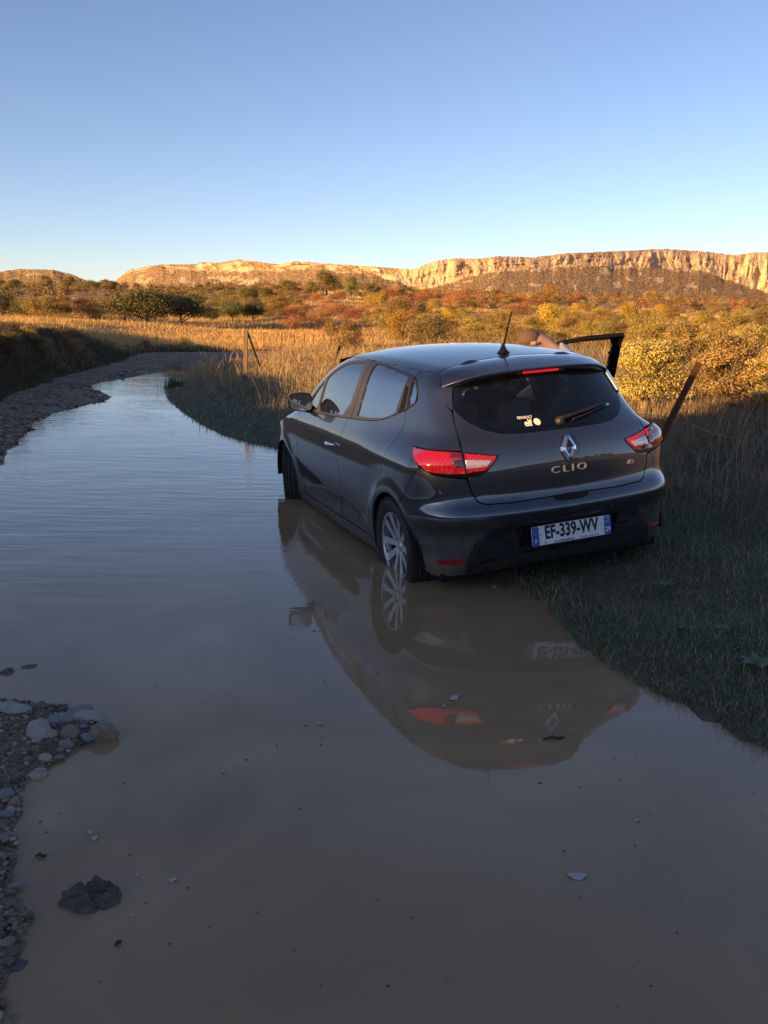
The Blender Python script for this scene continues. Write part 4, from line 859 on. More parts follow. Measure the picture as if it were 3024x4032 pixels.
# two big golden bushes and their neighbours by the fence
for (vx, vy, sc, v, rz, lb) in ((1392, 905, .92, 0, .4, 'golden leafy bush right behind the car beneath the open door'), (1572, 895, .88, 1, 2.1, 'golden bush between the leaning fence post and the right edge'), (1700, 905, .85, 2, 1., 'golden bush cut by the right edge of the picture'), (1478, 812, .8, 2, 3.3, 'golden bush peeping out between the two big bushes by the fence'), (1625, 800, .8, 0, 5., 'golden bush behind the right-hand bush near the picture edge')):
    p = hit(vx, vy); plant('bush', lb, 'bush', None, p[0], p[1], near_gold[v], sc, rz)
# named single shrubs
single = [(868, 752, mid_yel[0], .80, 1.0, 'yellow-green bush standing alone to the left above the car roof'), (1018, 742, mid_scrub[1], .9, .9, 'rounded olive-yellow bush just above the middle of the car roof'), (815, 690, mid_yel[1], 1.35, 1.5, 'bright yellow-green young tree right of the red bushes'), (715, 735, mid_scrub[0], .7, .7, 'small scrub bush beside the leaning rusty post'),
    (750, 765, mid_scrub[2], .55, .6, 'low scrub bush touching the front of the car roof')]
for vx, vy, v, sc, scz, lb in single:
    p = hit(vx, vy); plant('bush', lb, 'bush', None, p[0], p[1], v, sc, vx, scz)
for i, (vx, vy, sc, kd) in enumerate(((22, 790, .42, 1), (95, 772, .36, 0), (160, 766, .34, 1), (235, 760, .3, 0), (310, 757, .3, 1), (60, 745, .34, 0), (400, 752, .26, 1), (130, 742, .3, 1))):
    p = hit(vx, vy); plant('bush', 'low weedy bush on the shaded bank left of the track', 'bush', 'low bushes on the left bank', p[0], p[1], (mid_olive+mid_red)[(i*2) % 5] if kd else mid_scrub[i % 4], sc, i*1.3)
# dark evergreen oaks on the left and trees on the knoll
def far_plant(name, lb, cat, group, vx, d, v, sc, scz=None, parts=True): x, y = at(vx, d); return plant(name, lb, cat, group, x, y, v, sc, vx*.37, scz, parts)
for vx, d, v, sc, scz, lb in ((318, 60, 0, 1.08, 1.02, 'largest dark evergreen oak at the back of the golden field'), (392, 62, 1, .86, .92, 'dark evergreen oak merging with the right side of the largest one'), (268, 64, 1, .62, .8, 'small dark oak at the left foot of the largest oak'), (502, 72, 0, .52, .68, 'dark round oak, left one of the pair before the knoll'), (547, 73, 1, .50, .66, 'dark round oak, right one of the pair before the knoll'), (8, 66, 0, .62, .85, 'dark oak at the left edge of the picture'), (455, 70, 1, .42, .5, 'low dark bush left of the pair of round oaks')):
    far_plant('oak_tree', lb, 'tree', None, vx, d, oak_dark[v], sc, scz)
for vx, d, v, sc, scz, lb in ((705, 140, 0, 1.25, 1.15, 'tallest olive-green tree on top of the knoll'), (758, 138, 1, .80, 1.0, 'narrower olive-green tree right of the tallest on the knoll'), (672, 142, 1, .7, .75, 'olive tree at the left shoulder of the tallest knoll tree'), (622, 135, 0, .9, .75, 'olive tree on the left slope of the knoll'), (575, 125, 1, .9, .7, 'olive tree low on the left flank of the knoll'), (530, 118, 0, .9, .75, 'olive tree between knoll and left field'), (478, 112, 1, .8, .62, 'small olive tree behind the dark round oaks')):
    far_plant('oak_tree', lb, 'tree', None, vx, d, oak_olive[v], sc, scz)
for vx, d, v, sc, lb in ((1180, 205, mid_yel[0], 3.0, 'tall autumn tree sticking out above the scrub under the cliffs'), (1404, 260, mid_yel[1], 2.6, 'round yellow tree in front of the cliff foot')): far_plant('tree', lb, 'tree', None, vx, d, v, sc, sc*.9)
# scrub on the slopes: individuals
g = np.random.default_rng(5); placed = []
def scatter(n, x0, x1, d0, d1, pick, name, lb, cat, group, s0, s1, mind=.9, parts=True):
    c = 0; tries = 0
    while c < n and tries < n*30:
        tries += 1; vx = g.uniform(x0, x1); d = math.exp(g.uniform(math.log(d0), math.log(d1))); x, y = at(vx, d)
        if any((x-a)**2+(y-b)**2 < (mind*(1+d*.008))**2 for a, b in placed): continue
        placed.append((x, y)); v = pick(g); sc = g.uniform(s0, s1); plant(name, lb, cat, group, x, y, v, sc, g.uniform(0, 6.3), sc*g.uniform(.8, 1.1), parts); c += 1
sc_pick = lambda g: (mid_scrub+mid_scrub+mid_olive[:1]+mid_yel[:1])[g.integers(10)]
scatter(70, 870, 1950, 22, 48, lambda g: (mid_scrub+mid_olive[:1])[g.integers(5)], 'bush', 'olive-yellow scrub bush on the near slope right of the car roof', 'bush', 'scrub bushes on the near slope', .42, .72, 1.25)
scatter(140, 780, 1900, 46, 150, sc_pick, 'bush', 'small olive-yellow scrub bush on the far slope under the cliffs', 'bush', 'scrub bushes on the far slope', .7, 1.2, 1.8, False)
scatter(30, 600, 800, 60, 140, lambda g: mid_red[g.integers(2)], 'red_bush', 'rust-red autumn bush on the knoll', 'bush', 'red bushes on the knoll', .7, 1.2, 1.5, False)
scatter(30, 830, 1160, 90, 190, lambda g: mid_red[g.integers(2)], 'red_bush', 'rust-red autumn bush on the crest above the car', 'bush', 'red bushes along the crest', 1.2, 2., 2., False)
scatter(36, -60, 260, 54, 95, lambda g: (mid_olive[:2]+mid_scrub[:3])[g.integers(5)], 'bush', 'olive bush at the back of the golden field left of the dark oaks', 'bush', 'bushes behind the golden field', .75, 1.2, 1.6, False)
scatter(26, 420, 640, 75, 120, lambda g: (mid_olive+mid_scrub[:2])[g.integers(5)], 'bush', 'olive bush on the rise around the dark round oaks', 'bush', 'bushes on the rise', 1., 1.6, 1.6, False)
scatter(40, -60, 250, 215, 280, lambda g: oak_olive[g.integers(2)], 'oak_tree', 'olive tree in the far row under the left hill', 'tree', 'trees in the far left row', .8, 1.25, 3.5, False)
# trees along the ridge behind the camera, which shade the foreground
for k in range(64):
    p = -110+3.2*k+g.uniform(-1.5, 1.5)
    if -27 < p < -12: continue
    s = -60+g.uniform(-3, 3); x, y = SA*s+SP*p; plant('oak_tree', 'dark oak on the ridge behind the viewer', 'tree', 'oaks on the ridge behind the viewer', x, y, oak_dark[k % 2], g.uniform(.36, .48), k, None, False)
for k in range(12):
    x, y = 22+5.5*k+g.uniform(-2, 2), -26-g.uniform(0, 8)+.6*k; plant('oak_tree', 'dark oak in the hedge behind the viewer', 'tree', 'oaks in the hedge behind the viewer', x, y, oak_dark[k % 2], g.uniform(.8, 1.2), k, None, False)
# far scrub as one mass
n = 1300; vx = g.uniform(-150, 1800, n); d = np.exp(g.uniform(math.log(140), math.log(520), n)); fx = np.array([at(a_, b_) for a_, b_ in zip(vx, d)]); fz = ground(fx[:, 0], fx[:, 1]); Vs, Cs = [], []
for k in range(n):
    kd = ['scrub', 'scrub', 'olive', 'olive', 'red', 'gold'][g.integers(6)] if vx[k] > 560 else ['scrub', 'olive', 'olive'][g.integers(3)]
    V, F_, C = crown(kd, 230, .115, 2.4, g.uniform(1.3, 2.3), 6, 1000+k); Vs.append(V*g.uniform(.8, 1.4)+np.array([fx[k, 0], fx[k, 1], fz[k]-.05])); Cs.append(C*g.uniform(.75, 1.15))
V = np.concatenate(Vs); me = fastmesh('far_scrub', V, np.arange(len(V)).reshape(-1, 4), False); setcol(me, np.concatenate(Cs)); obj('far_scrub', me, m_leaf, None, 'distant scrub covering the slopes below the cliffs', 'scrub', kind='stuff')

# grass
def blades(name, X, Y, h, w, bend, C, label, cat='grass', zoff=0., m=None):
    n = len(X); Z = np.maximum(ground(X, Y), -.03)-.012+zoff; g = np.random.default_rng(len(X)); t = g.uniform(0, 2*math.pi, n); dx, dy = np.cos(t), np.sin(t); px, py = -dy, dx
    b = bend*h*g.uniform(.3, 1.5, n)
    def P(f, fb, wd): return np.stack([X+dx*b*fb+px*wd, Y+dy*b*fb+py*wd, Z+h*f], 1)
    V = np.stack([P(0, 0, -w/2), P(0, 0, w/2), P(.55, .35, -w*.4), P(.55, .35, w*.4), P(1-.25*bend, 1., w*0)], 1).reshape(-1, 3)
    i0 = np.arange(n)[:, None]*5; F_ = np.concatenate([i0+np.array([[0, 1, 3]]), i0+np.array([[0, 3, 2]]), i0+np.array([[2, 3, 4]])], 0)
    me = fastmesh(name, V, F_, False); setcol(me, np.repeat(C, 5, 0)); return obj(name, me, m or m_blade, None, label, cat, kind='stuff')
def polar(n, d0, d1, a0=-27, a1=27, pw=1.):
    a_ = np.radians(RNG.uniform(a0, a1, n)); d = np.exp(RNG.uniform(math.log(d0), math.log(d1), n)); return d*np.sin(a_), d*np.cos(a_), d
def colmix(n, cols, wts):
    k = RNG.choice(len(cols), n, p=np.array(wts)/sum(wts)); return np.array(cols)[k]*RNG.uniform(.7, 1.3, (n, 1))
green = [(.115, .165, .070), (.165, .20, .092), (.27, .25, .135), (.52, .44, .28)]
x, y, d = polar(640000, 2.0, 22, -28, 42); sd = psd(x, y); fd_ = fence_d(x, y); k = (sd > -.09+.16*fbm(x*3, y*3, 2, 5)) & (fd_ < .3) & (is_track(x, y, sd) < .3) & (x > -5) & ~((x < -.4) & (y < 8)); k &= RNG.random(len(x)) < np.clip(.25+1.6*fbm(x*2.2, y*2.2, 3, 77)-.25, .2, 1); x, y, d, sd = x[k], y[k], d[k], sd[k]
n = len(x); hh = RNG.uniform(.02, .075, n)*(.45+1.1*fbm(x*1.6, y*1.6, 3, 31))*(1+.6*sst(.6, 1.8, sd)); hh[RNG.random(n) < .04] *= 2.4
blades('verge_grass', x, y, hh, np.maximum(.0026, d*.00055), .9, colmix(n, green, [4, 4, 2.5, 1.6]), 'short dark green grass on the bank between puddle and fence'); print('verge', n)
x, y, d = polar(480000, 2.6, 26, -14, 50); fd_ = fence_d(x, y); k = (fd_ > RNG.uniform(-.5, .5, len(x))) & (psd(x, y) > .35) & (is_track(x, y, x) < .3); k &= RNG.random(len(x)) < np.clip(2.2*fbm(x*1.3, y*1.3, 3, 15)-.45, .12, 1); x, y, d, fd_ = x[k], y[k], d[k], fd_[k]; n = len(x)
cl_ = fbm(x*.7, y*.7, 3, 44); hh = RNG.uniform(.10, .34, n)*(.6+.9*cl_)*(.6+.4*sst(-.2, 1.5, fd_)); tall = RNG.random(n) < .05; hh[tall] = RNG.uniform(.4, .75, tall.sum())
blades('tall_dry_grass', x, y, hh, np.maximum(.003, d*.00050), .75, colmix(n, [(.36, .27, .17), (.50, .39, .25), (.23, .19, .105), (.16, .155, .08)], [4, 3, 3, 2]), 'tall dry grass and weeds beyond the wire fence'); print('tall', n)
x, y, d = polar(560000, 13, 170, -33, 36); fd_ = fence_d(x, y); k = (((x < toe(y)-1.3) | (y > 34)) | ((fd_ > .5) & (d > 20))) & (is_track(x, y, d) < .3); x, y, d = x[k], y[k], d[k]; n = len(x)
hh = RNG.uniform(.07, .24, n)*(.5+1.0*fbm(x*.35, y*.35, 3, 8))*(1+d*.004); tall = RNG.random(n) < .035; hh[tall] *= 1.9
kk = fbm(x*.08, y*.08, 3, 21); left = x < .0*y-4
C = np.where((kk > .5)[:, None] | left[:, None], colmix(n, [(.52, .34, .13), (.62, .42, .17), (.44, .31, .10)], [3, 3, 2]), colmix(n, [(.46, .28, .14), (.38, .22, .12), (.34, .25, .09)], [3, 2, 2]))
blades('field_grass', x, y, hh, d*.00042, .6, C, 'dry golden grass of the sunlit field'); print('field', n)
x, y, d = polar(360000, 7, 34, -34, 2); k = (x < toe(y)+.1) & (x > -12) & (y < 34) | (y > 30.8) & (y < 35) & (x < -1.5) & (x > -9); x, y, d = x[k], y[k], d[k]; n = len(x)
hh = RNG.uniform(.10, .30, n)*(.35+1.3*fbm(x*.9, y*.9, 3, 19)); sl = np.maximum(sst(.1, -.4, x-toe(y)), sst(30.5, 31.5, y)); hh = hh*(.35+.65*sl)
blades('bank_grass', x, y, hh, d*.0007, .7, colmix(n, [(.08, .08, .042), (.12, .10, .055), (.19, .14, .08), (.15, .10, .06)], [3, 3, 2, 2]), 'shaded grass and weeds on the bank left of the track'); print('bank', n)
# single tufts
def tuft(vx, vy, h, n, lb, cols, spread=.12, bend=.6, w_=.006, rad=.06, name='grass_tuft'):
    p = hit(vx, vy); X = RNG.normal(p[0], rad, n); Y = RNG.normal(p[1], rad, n); o = blades(name, X, Y, RNG.uniform(.5, 1.1, n)*h, np.full(n, w_), bend, colmix(n, cols, [1]*len(cols)), lb); del o['kind']; return o
tuft(376, 838, .34, 260, 'dark rush tuft at the far water edge right of the puddle', green[:2], w_=.010, rad=.10)
tuft(498, 800, .20, 160, 'small dark tuft on the verge left of the fence post', green[:2], w_=.010, rad=.10)
tuft(1590, 985, .62, 14, 'pale orange dry stalks beside the wire netting on the right', [(.45, .26, .14), (.5, .32, .2)], bend=.7, w_=.006, rad=.05, name='dry_stalks')

# ------------------------------------------------------------------ fences
m_rust = mat('rusty_steel', rough=.85, metal=.2); L(m_rust, ramp(m_rust, noise(m_rust, 14, 6, rough=.7), [(.3, (.10, .045, .028)), (.6, (.20, .085, .045)), (.75, (.28, .13, .07))]), bsdf(m_rust).inputs[0])
m_wood = mat('weathered_post', rough=.9); L(m_wood, ramp(m_wood, noise(m_wood, 9, 5, stretch=(1, 1, .12)), [(.3, (.07, .05, .04)), (.7, (.18, .12, .09))]), bsdf(m_wood).inputs[0])
m_wire = mat('galvanised_wire', (.34, .31, .27), .5, .6)
def post(vx0, vy0, vx1, vy1, w_, lb, dist=None, m=None, depth=.15, name='fence_post', group=None, lmin=0):
    p = hit(vx0, vy0) if dist is None else np.array([*at(vx0, dist), 0.])
    if dist is not None: p[2] = GZ1(p[0], p[1])
    d = ray(vx1, vy1); t = math.hypot(p[0], p[1])/math.hypot(d[0], d[1]); q = np.array([0, 0, CAMH])+d*t
    ax = q-p; ln = np.linalg.norm(ax); ax /= ln; b0 = p-ax*depth
    u = np.cross(ax, [0, 1, 0]); u /= np.linalg.norm(u); v = np.cross(ax, u); mb = MB()
    L_ = [(0, 0), (w_, 0), (w_, w_*.22), (w_*.22, w_*.22), (w_*.22, w_), (0, w_)]     # angle-iron section
    V = [b0-p+u*(a-w_/2)+v*(b-w_/2) for a, b in L_]+[q-p+u*(a-w_/2)+v*(b-w_/2) for a, b in L_]
    mb.add(V, [tuple(range(6)), tuple(range(11, 5, -1))]+[(i, 6+i, 6+(i+1) % 6, (i+1) % 6) for i in range(6)])
    o = obj(name, mb.mesh(name), m or m_rust, None, lb, 'fence post', group, loc=tuple(p)); return p, q
P1, Q1 = post(1380, 1042, 1511, 783, .046, 'brown leaning fence post right of the car, tip in the sun')
P2, Q2 = post(529, 838, 531, 713, .085, 'thick upright wooden fence post with a diagonal brace', m=m_wood)
mb = MB(); dq = ray(566, 806); pb = hit(566, 806); d2 = ray(536, 722); tq = math.hypot(Q2[0], Q2[1])/math.hypot(d2[0], d2[1]); qa = np.array([0, 0, CAMH])+d2*tq
o = obj('fence_brace', MB().tube([np.zeros(3)-(qa-pb)*.05, qa-pb], .028, 8).mesh('fence_brace', True), m_wood, None, 'diagonal wooden brace leaning against the thick fence post', 'brace', loc=tuple(pb))
P3, Q3 = post(568, 796, 570, 718, .034, 'thin rusty stake next to the braced post')
P4, Q4 = post(714, 800, 735, 746, .05, 'orange-brown stake leaning right just above the front of the car')
stakes = []
for i, (vx, y1, y0) in enumerate(((608, 717, 768), (635, 717, 757), (657, 719, 756), (676, 721, 754), (699, 724, 750), (716, 716, 744), (722, 722, 744))):
    stakes.append(post(vx, y0, vx+1, y1, .05, 'thin rusty stake in the row running into the sunlit field', group='stakes along the field'))
def wire(name, a, b, sag, lb, n=10, r=.0022, group=None):
    a, b = np.array(a), np.array(b); mb = MB(); pts = [(a+(b-a)*k/n)-a-np.array([0, 0, sag*4*(k/n)*(1-k/n)]) for k in range(n+1)]; mb.tube(pts, r, 5); return obj(name, mb.mesh(name, True), m_wire, None, lb, 'wire', group, loc=tuple(a))
lb3 = ['lowest strand of fence wire beside the car', 'middle strand of fence wire beside the car', 'top strand of fence wire beside the car']
for k, f_ in enumerate((.25, .55, .85)): wire('fence_wire', P1+(Q1-P1)*f_, P2+(Q2-P2)*f_, .06, lb3[k], 16)
# broken netting at the right edge
PE = np.array([4.1, 4.6, 0.]); PE[2] = GZ1(4.1, 4.6)
net = obj('wire_netting', None, None, None, 'sagging square wire netting at the right edge of the picture', 'wire netting', loc=tuple(P1))
for k in range(5):
    a = (Q1-P1)*(.16+.19*k); b = PE-P1+np.array([0, 0, .12+.15*k]); n = 14; mb = MB(); mb.tube([a+(b-a)*i/n-np.array([0, 0, .35*(i/n)*(1-i/n)+.012*math.sin(3*i+k)]) for i in range(n+1)], .0023, 5); obj('strand', mb.mesh('strand', True), m_wire, net)
for i in range(2, 14):
    u = i/14; mb = MB(); pts = []
    for k in range(5):
        a = (Q1-P1)*(.16+.19*k); b = PE-P1+np.array([0, 0, .12+.15*k]); pts.append(a+(b-a)*u-np.array([0, 0, .35*u*(1-u)+.012*math.sin(3*i+k)]))
    mb.tube(pts, .0020, 5); obj('strand', mb.mesh('strand', True), m_wire, net)

# ------------------------------------------------------------------ stones, gravel, floating bits
import bmesh
def ico(sub, seed, flat=1., rough_=.22):
    bm = bmesh.new(); bmesh.ops.create_icosphere(bm, subdivisions=sub, radius=1.); g_ = np.random.default_rng(seed); ax = g_.normal(size=(14, 3)); ax /= np.linalg.norm(ax, axis=1, keepdims=True); off = g_.uniform(.55, .95, 14)
    for v in bm.verts:
        p = np.array(v.co); 
        for a_, o_ in zip(ax, off):
            e = p@a_-o_
            if e > 0: p = p-a_*e*.85
        p = p*(1+rough_*.25*(math.sin(p[0]*5+seed)*math.sin(p[1]*6+1)*math.sin(p[2]*5+2))); p[2] *= flat; v.co = p
    me = bpy.data.meshes.new('stone'); bm.to_mesh(me); bm.free(); me.polygons.foreach_set('use_smooth', np.ones(len(me.polygons), bool)); me.set_sharp_from_angle(angle=R(30)); return me
m_stone = []
for nm, c0, c1 in (('pale_limestone', (.30, .26, .21), (.56, .50, .42)), ('grey_stone', (.17, .16, .15), (.34, .32, .30)), ('brown_stone', (.19, .135, .095), (.40, .29, .21)), ('dark_wet_stone', (.06, .052, .045), (.17, .145, .12))):
    m = mat(nm, rough=.7); L(m, ramp(m, noise(m, 3.2, 8, rough=.7), [(.32, c0), (.68, c1)]), bsdf(m).inputs[0]); bump(m, noise(m, 6, 6, rough=.7), .5, .15); m_stone.append(m)
shapes = [ico(3, k, f_) for k, f_ in enumerate((.62, .72, .38, .55, .30, .66))]
def z5s(x, y): return x*.23147, 1371.5+y*.23147
def z6s(x, y): return x*.26455, 1700.7+y*.26455
ST = [(z5s(120, 675), 60, 0, 2, 'pale flat stone at the left edge on top of the stony spit'), (z5s(365, 880), 60, 0, 0, 'pinkish rounded stone in the middle of the stony spit'), (z5s(665, 905), 42, 2, 1, 'brown cracked stone near the tip of the spit'), (z5s(960, 910), 62, 2, 1, 'large mottled stone at the tip of the spit'), (z5s(805, 945), 26, 1, 5, 'small round grey pebble before the large mottled stone'), (z5s(615, 1010), 29, 1, 5, 'light blue-grey round pebble on the spit'), (z5s(415, 1135), 24, 0, 5, 'small white pebble below the pinkish stone'), (z5s(335, 1310), 48, 0, 3, 'square pale block on the near side of the spit'), (z5s(740, 705), 48, 1, 4, 'flat grey slab standing on the far side of the spit'), (z5s(815, 755), 54, 0, 4, 'long pale flat slab near the tip of the spit'), (z5s(570, 780), 52, 1, 4, 'thin bluish slab lying behind the round stones'), (z5s(780, 840), 18, 1, 3, 'narrow grey stone wedged beside the mottled stone'), (z5s(345, 965), 20, 0, 3, 'tiny pale stone under the pinkish stone'), (z5s(500, 1262), 19, 0, 3, 'small pale stone right of the square block'), (z5s(780, 1040), 24, 2, 3, 'tan stone at the wet edge of the spit tip'), (z5s(545, 1125), 21, 2, 4, 'flat brown pebble on the near edge of the spit'), (z5s(50, 1470), 32, 1, 3, 'bluish stone by the left picture edge below the square block'), (z5s(130, 1555), 26, 2, 1, 'rust-brown pebble at the left edge of the water'), (z5s(95, 1612), 17, 0, 5, 'tiny cream pebble beside the blue-green one'), (z5s(55, 1660), 24, 1, 5, 'blue-green pebble at the left edge'), (z5s(585, 672), 20, 3, 4, 'dark chip on the far side of the spit'), (z5s(350, 660), 30, 3, 2, 'dark wet lump behind the pinkish stone'),
    (z5s(100, 178), 22, 3, 4, 'dark stone barely above the water far left'), (z5s(290, 300), 36, 3, 4, 'flat wedge-shaped stone lying in the water above the spit'), (z5s(70, 355), 36, 3, 0, 'dark lump in the water at the left edge above the spit'),
    (z6s(30, 400), 22, 1, 1, 'bluish stone on the lower left shore'), (z6s(125, 435), 14, 0, 3, 'small white stone on the lower left shore'), (z6s(20, 545), 20, 2, 1, 'brown stone at the lower left edge'), (z6s(130, 1450), 62, 3, 4, 'flat half-sunken stone at the lower left'), (z6s(135, 1900), 36, 2, 0, 'rounded brown stone in the bottom left corner'), (z6s(20, 1820), 26, 3, 1, 'dark green stone in the bottom left corner'), (z6s(60, 1240), 26, 2, 3, 'yellowish stone on the lower left shore'), (z6s(120, 780), 24, 1, 4, 'pale sliver of stone at the waterline lower left'), (z6s(915, 1375), 12, 2, 3, 'lone pebble poking from the water below the rocky lump')]
g = np.random.default_rng(3)
for (vx, vy), wd, mi, sh, lb in ST:
    p = gp(vx, vy, .02); d = math.dist(p, (0, 0, CAMH)); r = wd/1920*d*.62; z = max(GZ1(p[0], p[1]), -.012)
    p = gp(vx, vy, z+.01); o = obj('stone', shapes[sh].copy(), m_stone[mi], None, lb, 'stone', 'stones at the puddle edge', loc=(p[0], p[1], z+r*.12)); o.scale = (r, r*g.uniform(.7, .95), r*.9); o.rotation_euler = (g.uniform(-.15, .15), g.uniform(-.15, .15), g.uniform(-.5, .5))
# ragged rock lump in the water
p = gp(*z6s(750, 905), 0.); me = ico(5, 77, .55, .3); V = np.empty(len(me.vertices)*3); me.vertices.foreach_get('co', V); V = V.reshape(-1, 3); nn = fbm(V[:, 0]*2.5+7, V[:, 1]*5+3, 5, 6)-.5; V[:, 2] += nn*.75*(1.1-np.abs(V[:, 0])*.5); V[:, 0] += (fbm(V[:, 1]*4, V[:, 2]*4, 3, 2)-.5)*.3; me.vertices.foreach_set('co', V.ravel()); me.update()
o = obj('rock', me, m_stone[3], None, 'ragged layered rock rising from the water near the lower left corner', 'rock', loc=(p[0], p[1], -.008)); o.scale = (.085, .060, .085)
# other stones on the far banks
for vx, vy, wd, mi, lb in ((549, 897, 9, 0, 'pale round stone in the grass left of the car front'), (232, 782, 9, 0, 'pale stone at the foot of the left bank'), (300, 772, 8, 0, 'second pale stone at the foot of the left bank'), (383, 765, 8, 0, 'small pale stone where the track bends'), (68, 780, 18, 2, 'brown rock embedded in the left bank'), (344, 868, 10, 0, 'stone by the rush tuft at the water edge'), (240, 861, 12, 3, 'dark stone at the tip of the left shore'), (115, 822, 10, 2, 'flat stone on the left track'), (180, 812, 9, 2, 'small stone lying on the left track'), (145, 864, 12, 1, 'grey stone on the left shore')):
    p = hit(vx, vy); d = np.linalg.norm(p-np.array([0, 0, CAMH])); r = wd/1920*d*.5; o = obj('stone', shapes[vx % 6].copy(), m_stone[mi], None, lb, 'stone', 'stones along the banks', loc=(p[0], p[1], p[2]+r*.3)); o.scale = (r, r*.8, r)
def gravel(name, X, Y, r, lb, cols):
    bm = bmesh.new(); bmesh.ops.create_icosphere(bm, subdivisions=1, radius=1.); bv = np.array([tuple(v.co) for v in bm.verts]); bf = np.array([[v.index for v in f.verts] for f in bm.faces]); bm.free()
    n = len(X); nv = len(bv); g_ = np.random.default_rng(n); Z = ground(X, Y); S = r[:, None]*g_.uniform(.6, 1.2, (n, 3))*np.array([1, 1, .55]); jit = 1+g_.uniform(-.28, .28, (n, nv, 1)); t = g_.uniform(0, 6.3, n)
    P = bv[None]*jit*S[:, None]; c, s_ = np.cos(t)[:, None], np.sin(t)[:, None]; P = np.stack([P[..., 0]*c-P[..., 1]*s_, P[..., 0]*s_+P[..., 1]*c, P[..., 2]], -1)+np.stack([X, Y, Z+r*.15], 1)[:, None]
    me = fastmesh(name, P.reshape(-1, 3), (bf[None]+np.arange(n)[:, None, None]*nv).reshape(-1, 3), False); setcol(me, np.repeat(colmix(n, cols, [1]*len(cols)), nv, 0)); return obj(name, me, m_grav, None, lb, 'gravel', kind='stuff')
m_grav = mat('gravel', rough=.8); a = attr(m_grav); L(m_grav, a.outputs[0], bsdf(m_grav).inputs[0])
gc = [(.15, .112, .078), (.22, .168, .118), (.10, .074, .052), (.33, .28, .22), (.20, .13, .082)]
x = RNG.uniform(-1.9, -.75, 16000); y = RNG.uniform(1.4, 3.5, 16000); sd = psd(x, y); k = (sd > -.06) & (x < -.6); x, y, sd = x[k], y[k], sd[k]
gravel('shore_gravel', x, y, np.exp(RNG.normal(-5.35, .55, len(x))), 'dark wet gravel of the near left shore', gc)
x, y, d = polar(80000, 7, 31, -28, 0); sd = psd(x, y); k = (sd > -.05) & (x < -3.0) & (is_track(x, y, sd) > .3); k &= RNG.random(len(x)) < .25+.75*(fbm(x*1.5, y*1.5, 3, 66) > .5); x, y, d, sd = x[k], y[k], d[k], sd[k]
gravel('track_gravel', x, y, np.exp(RNG.normal(-4.25, .5, len(x)))*(.5+.5*sst(.9, 0, sd)+.25), 'stony rubble of the track along the left shore', gc)
# floating leaves and twigs
m_fl = mat('pale_floating_leaf', (.42, .40, .36), .6); m_tw = mat('dark_twig', (.03, .028, .024), .8)
FL = [((1247, 1892), 36, 'largest pale leaf floating low right'), (z6s(1410, 755), 17, 'pale oval leaf floating right of the rock lump'), (z6s(775, 415), 16, 'pale leaf, nearer one of the two floating close together'), (z6s(730, 365), 13, 'pale leaf, farther one of the two floating close together'), (z6s(1110, 715), 8, 'tiny pale leaf above the rock lump'), (z6s(1065, 1050), 7, 'tiny pale leaf below and right of the rock lump'), ((980, 1508), 26, 'long pale leaf floating in the reflection of the car'), ((960, 1525), 11, 'small pale leaf beside the long one in the reflection'), ((692, 1563), 13, 'pale leaf floating in mid-puddle, right one of two'), ((660, 1565), 9, 'pale leaf floating in mid-puddle, left one of two'), ((1378, 1772), 9, 'small pale leaf floating far right'), ((482, 1667), 9, 'small pale leaf in the middle left of the puddle'), ((1068, 1268), 14, 'white pebble-like leaf at the water edge under the bumper')]
for i, ((vx, vy), wd, lb) in enumerate(FL):
    p = gp(vx, vy, .003); d = math.dist(p, (0, 0, CAMH)); r = wd/1920*d*.5; mb = MB(); n = 12
    V = [(r*math.cos(t)*(1+.15*math.sin(3*t+i)), r*.62*math.sin(t), .0025*math.cos(2*t+i)) for t in np.linspace(0, 2*math.pi, n+1)[:-1]]; V2 = [(a_, b_, c_+.0015) for a_, b_, c_ in V]
    mb.add(V+V2, [tuple(range(n-1, -1, -1)), tuple(range(n, 2*n))]+[(k, (k+1) % n, n+(k+1) % n, n+k) for k in range(n)]); o = obj('floating_leaf', mb.mesh('floating_leaf'), m_fl, None, lb, 'leaf', 'leaves floating on the puddle', loc=(p[0], p[1], .003)); o.rotation_euler = (0, 0, i*.7)
for (vx, vy), ln, an_, lb in (((1197, 1595), 46, .12, 'short dark twig floating in the reflection of the car'), (z6s(335, 560), 22, -.2, 'thin curved twig near the lower left shore'), (z6s(965, 1275), 14, .9, 'tiny twig left of the middle of the puddle')):
    p = gp(vx, vy, .004); r = ln/1920*math.dist(p, (0, 0, CAMH))*.5; c, s_ = math.cos(an_), math.sin(an_); mb = MB(); mb.tube([(-r*c, -r*s_, 0), (-r*.3*c, -r*.3*s_, .006), (r*.4*c, r*.4*s_, .002), (r*c, r*s_, .005)], [.003, .005, .005, .003], 6); obj('twig', mb.mesh('twig', True), m_tw, None, lb, 'twig', loc=(p[0], p[1], .003))
x = RNG.uniform(-1.3, 1.5, 420); y = RNG.uniform(1.6, 4.8, 420); k = psd(x, y) < -.05; x, y = x[k], y[k]; n = len(x); r = np.exp(RNG.normal(-6.3, .4, n)); V = np.stack([np.stack([x+r*math.cos(t)*1.4, y+r*math.sin(t), np.full(n, .002)], 1) for t in (0, 1.3, 2.5, 3.8, 5.)], 1).reshape(-1, 3)
obj('floating_debris', fastmesh('floating_debris', V, np.arange(5*n).reshape(n, 5), False), m_tw, None, 'scattered dark specks floating on the muddy water', 'debris', kind='stuff')
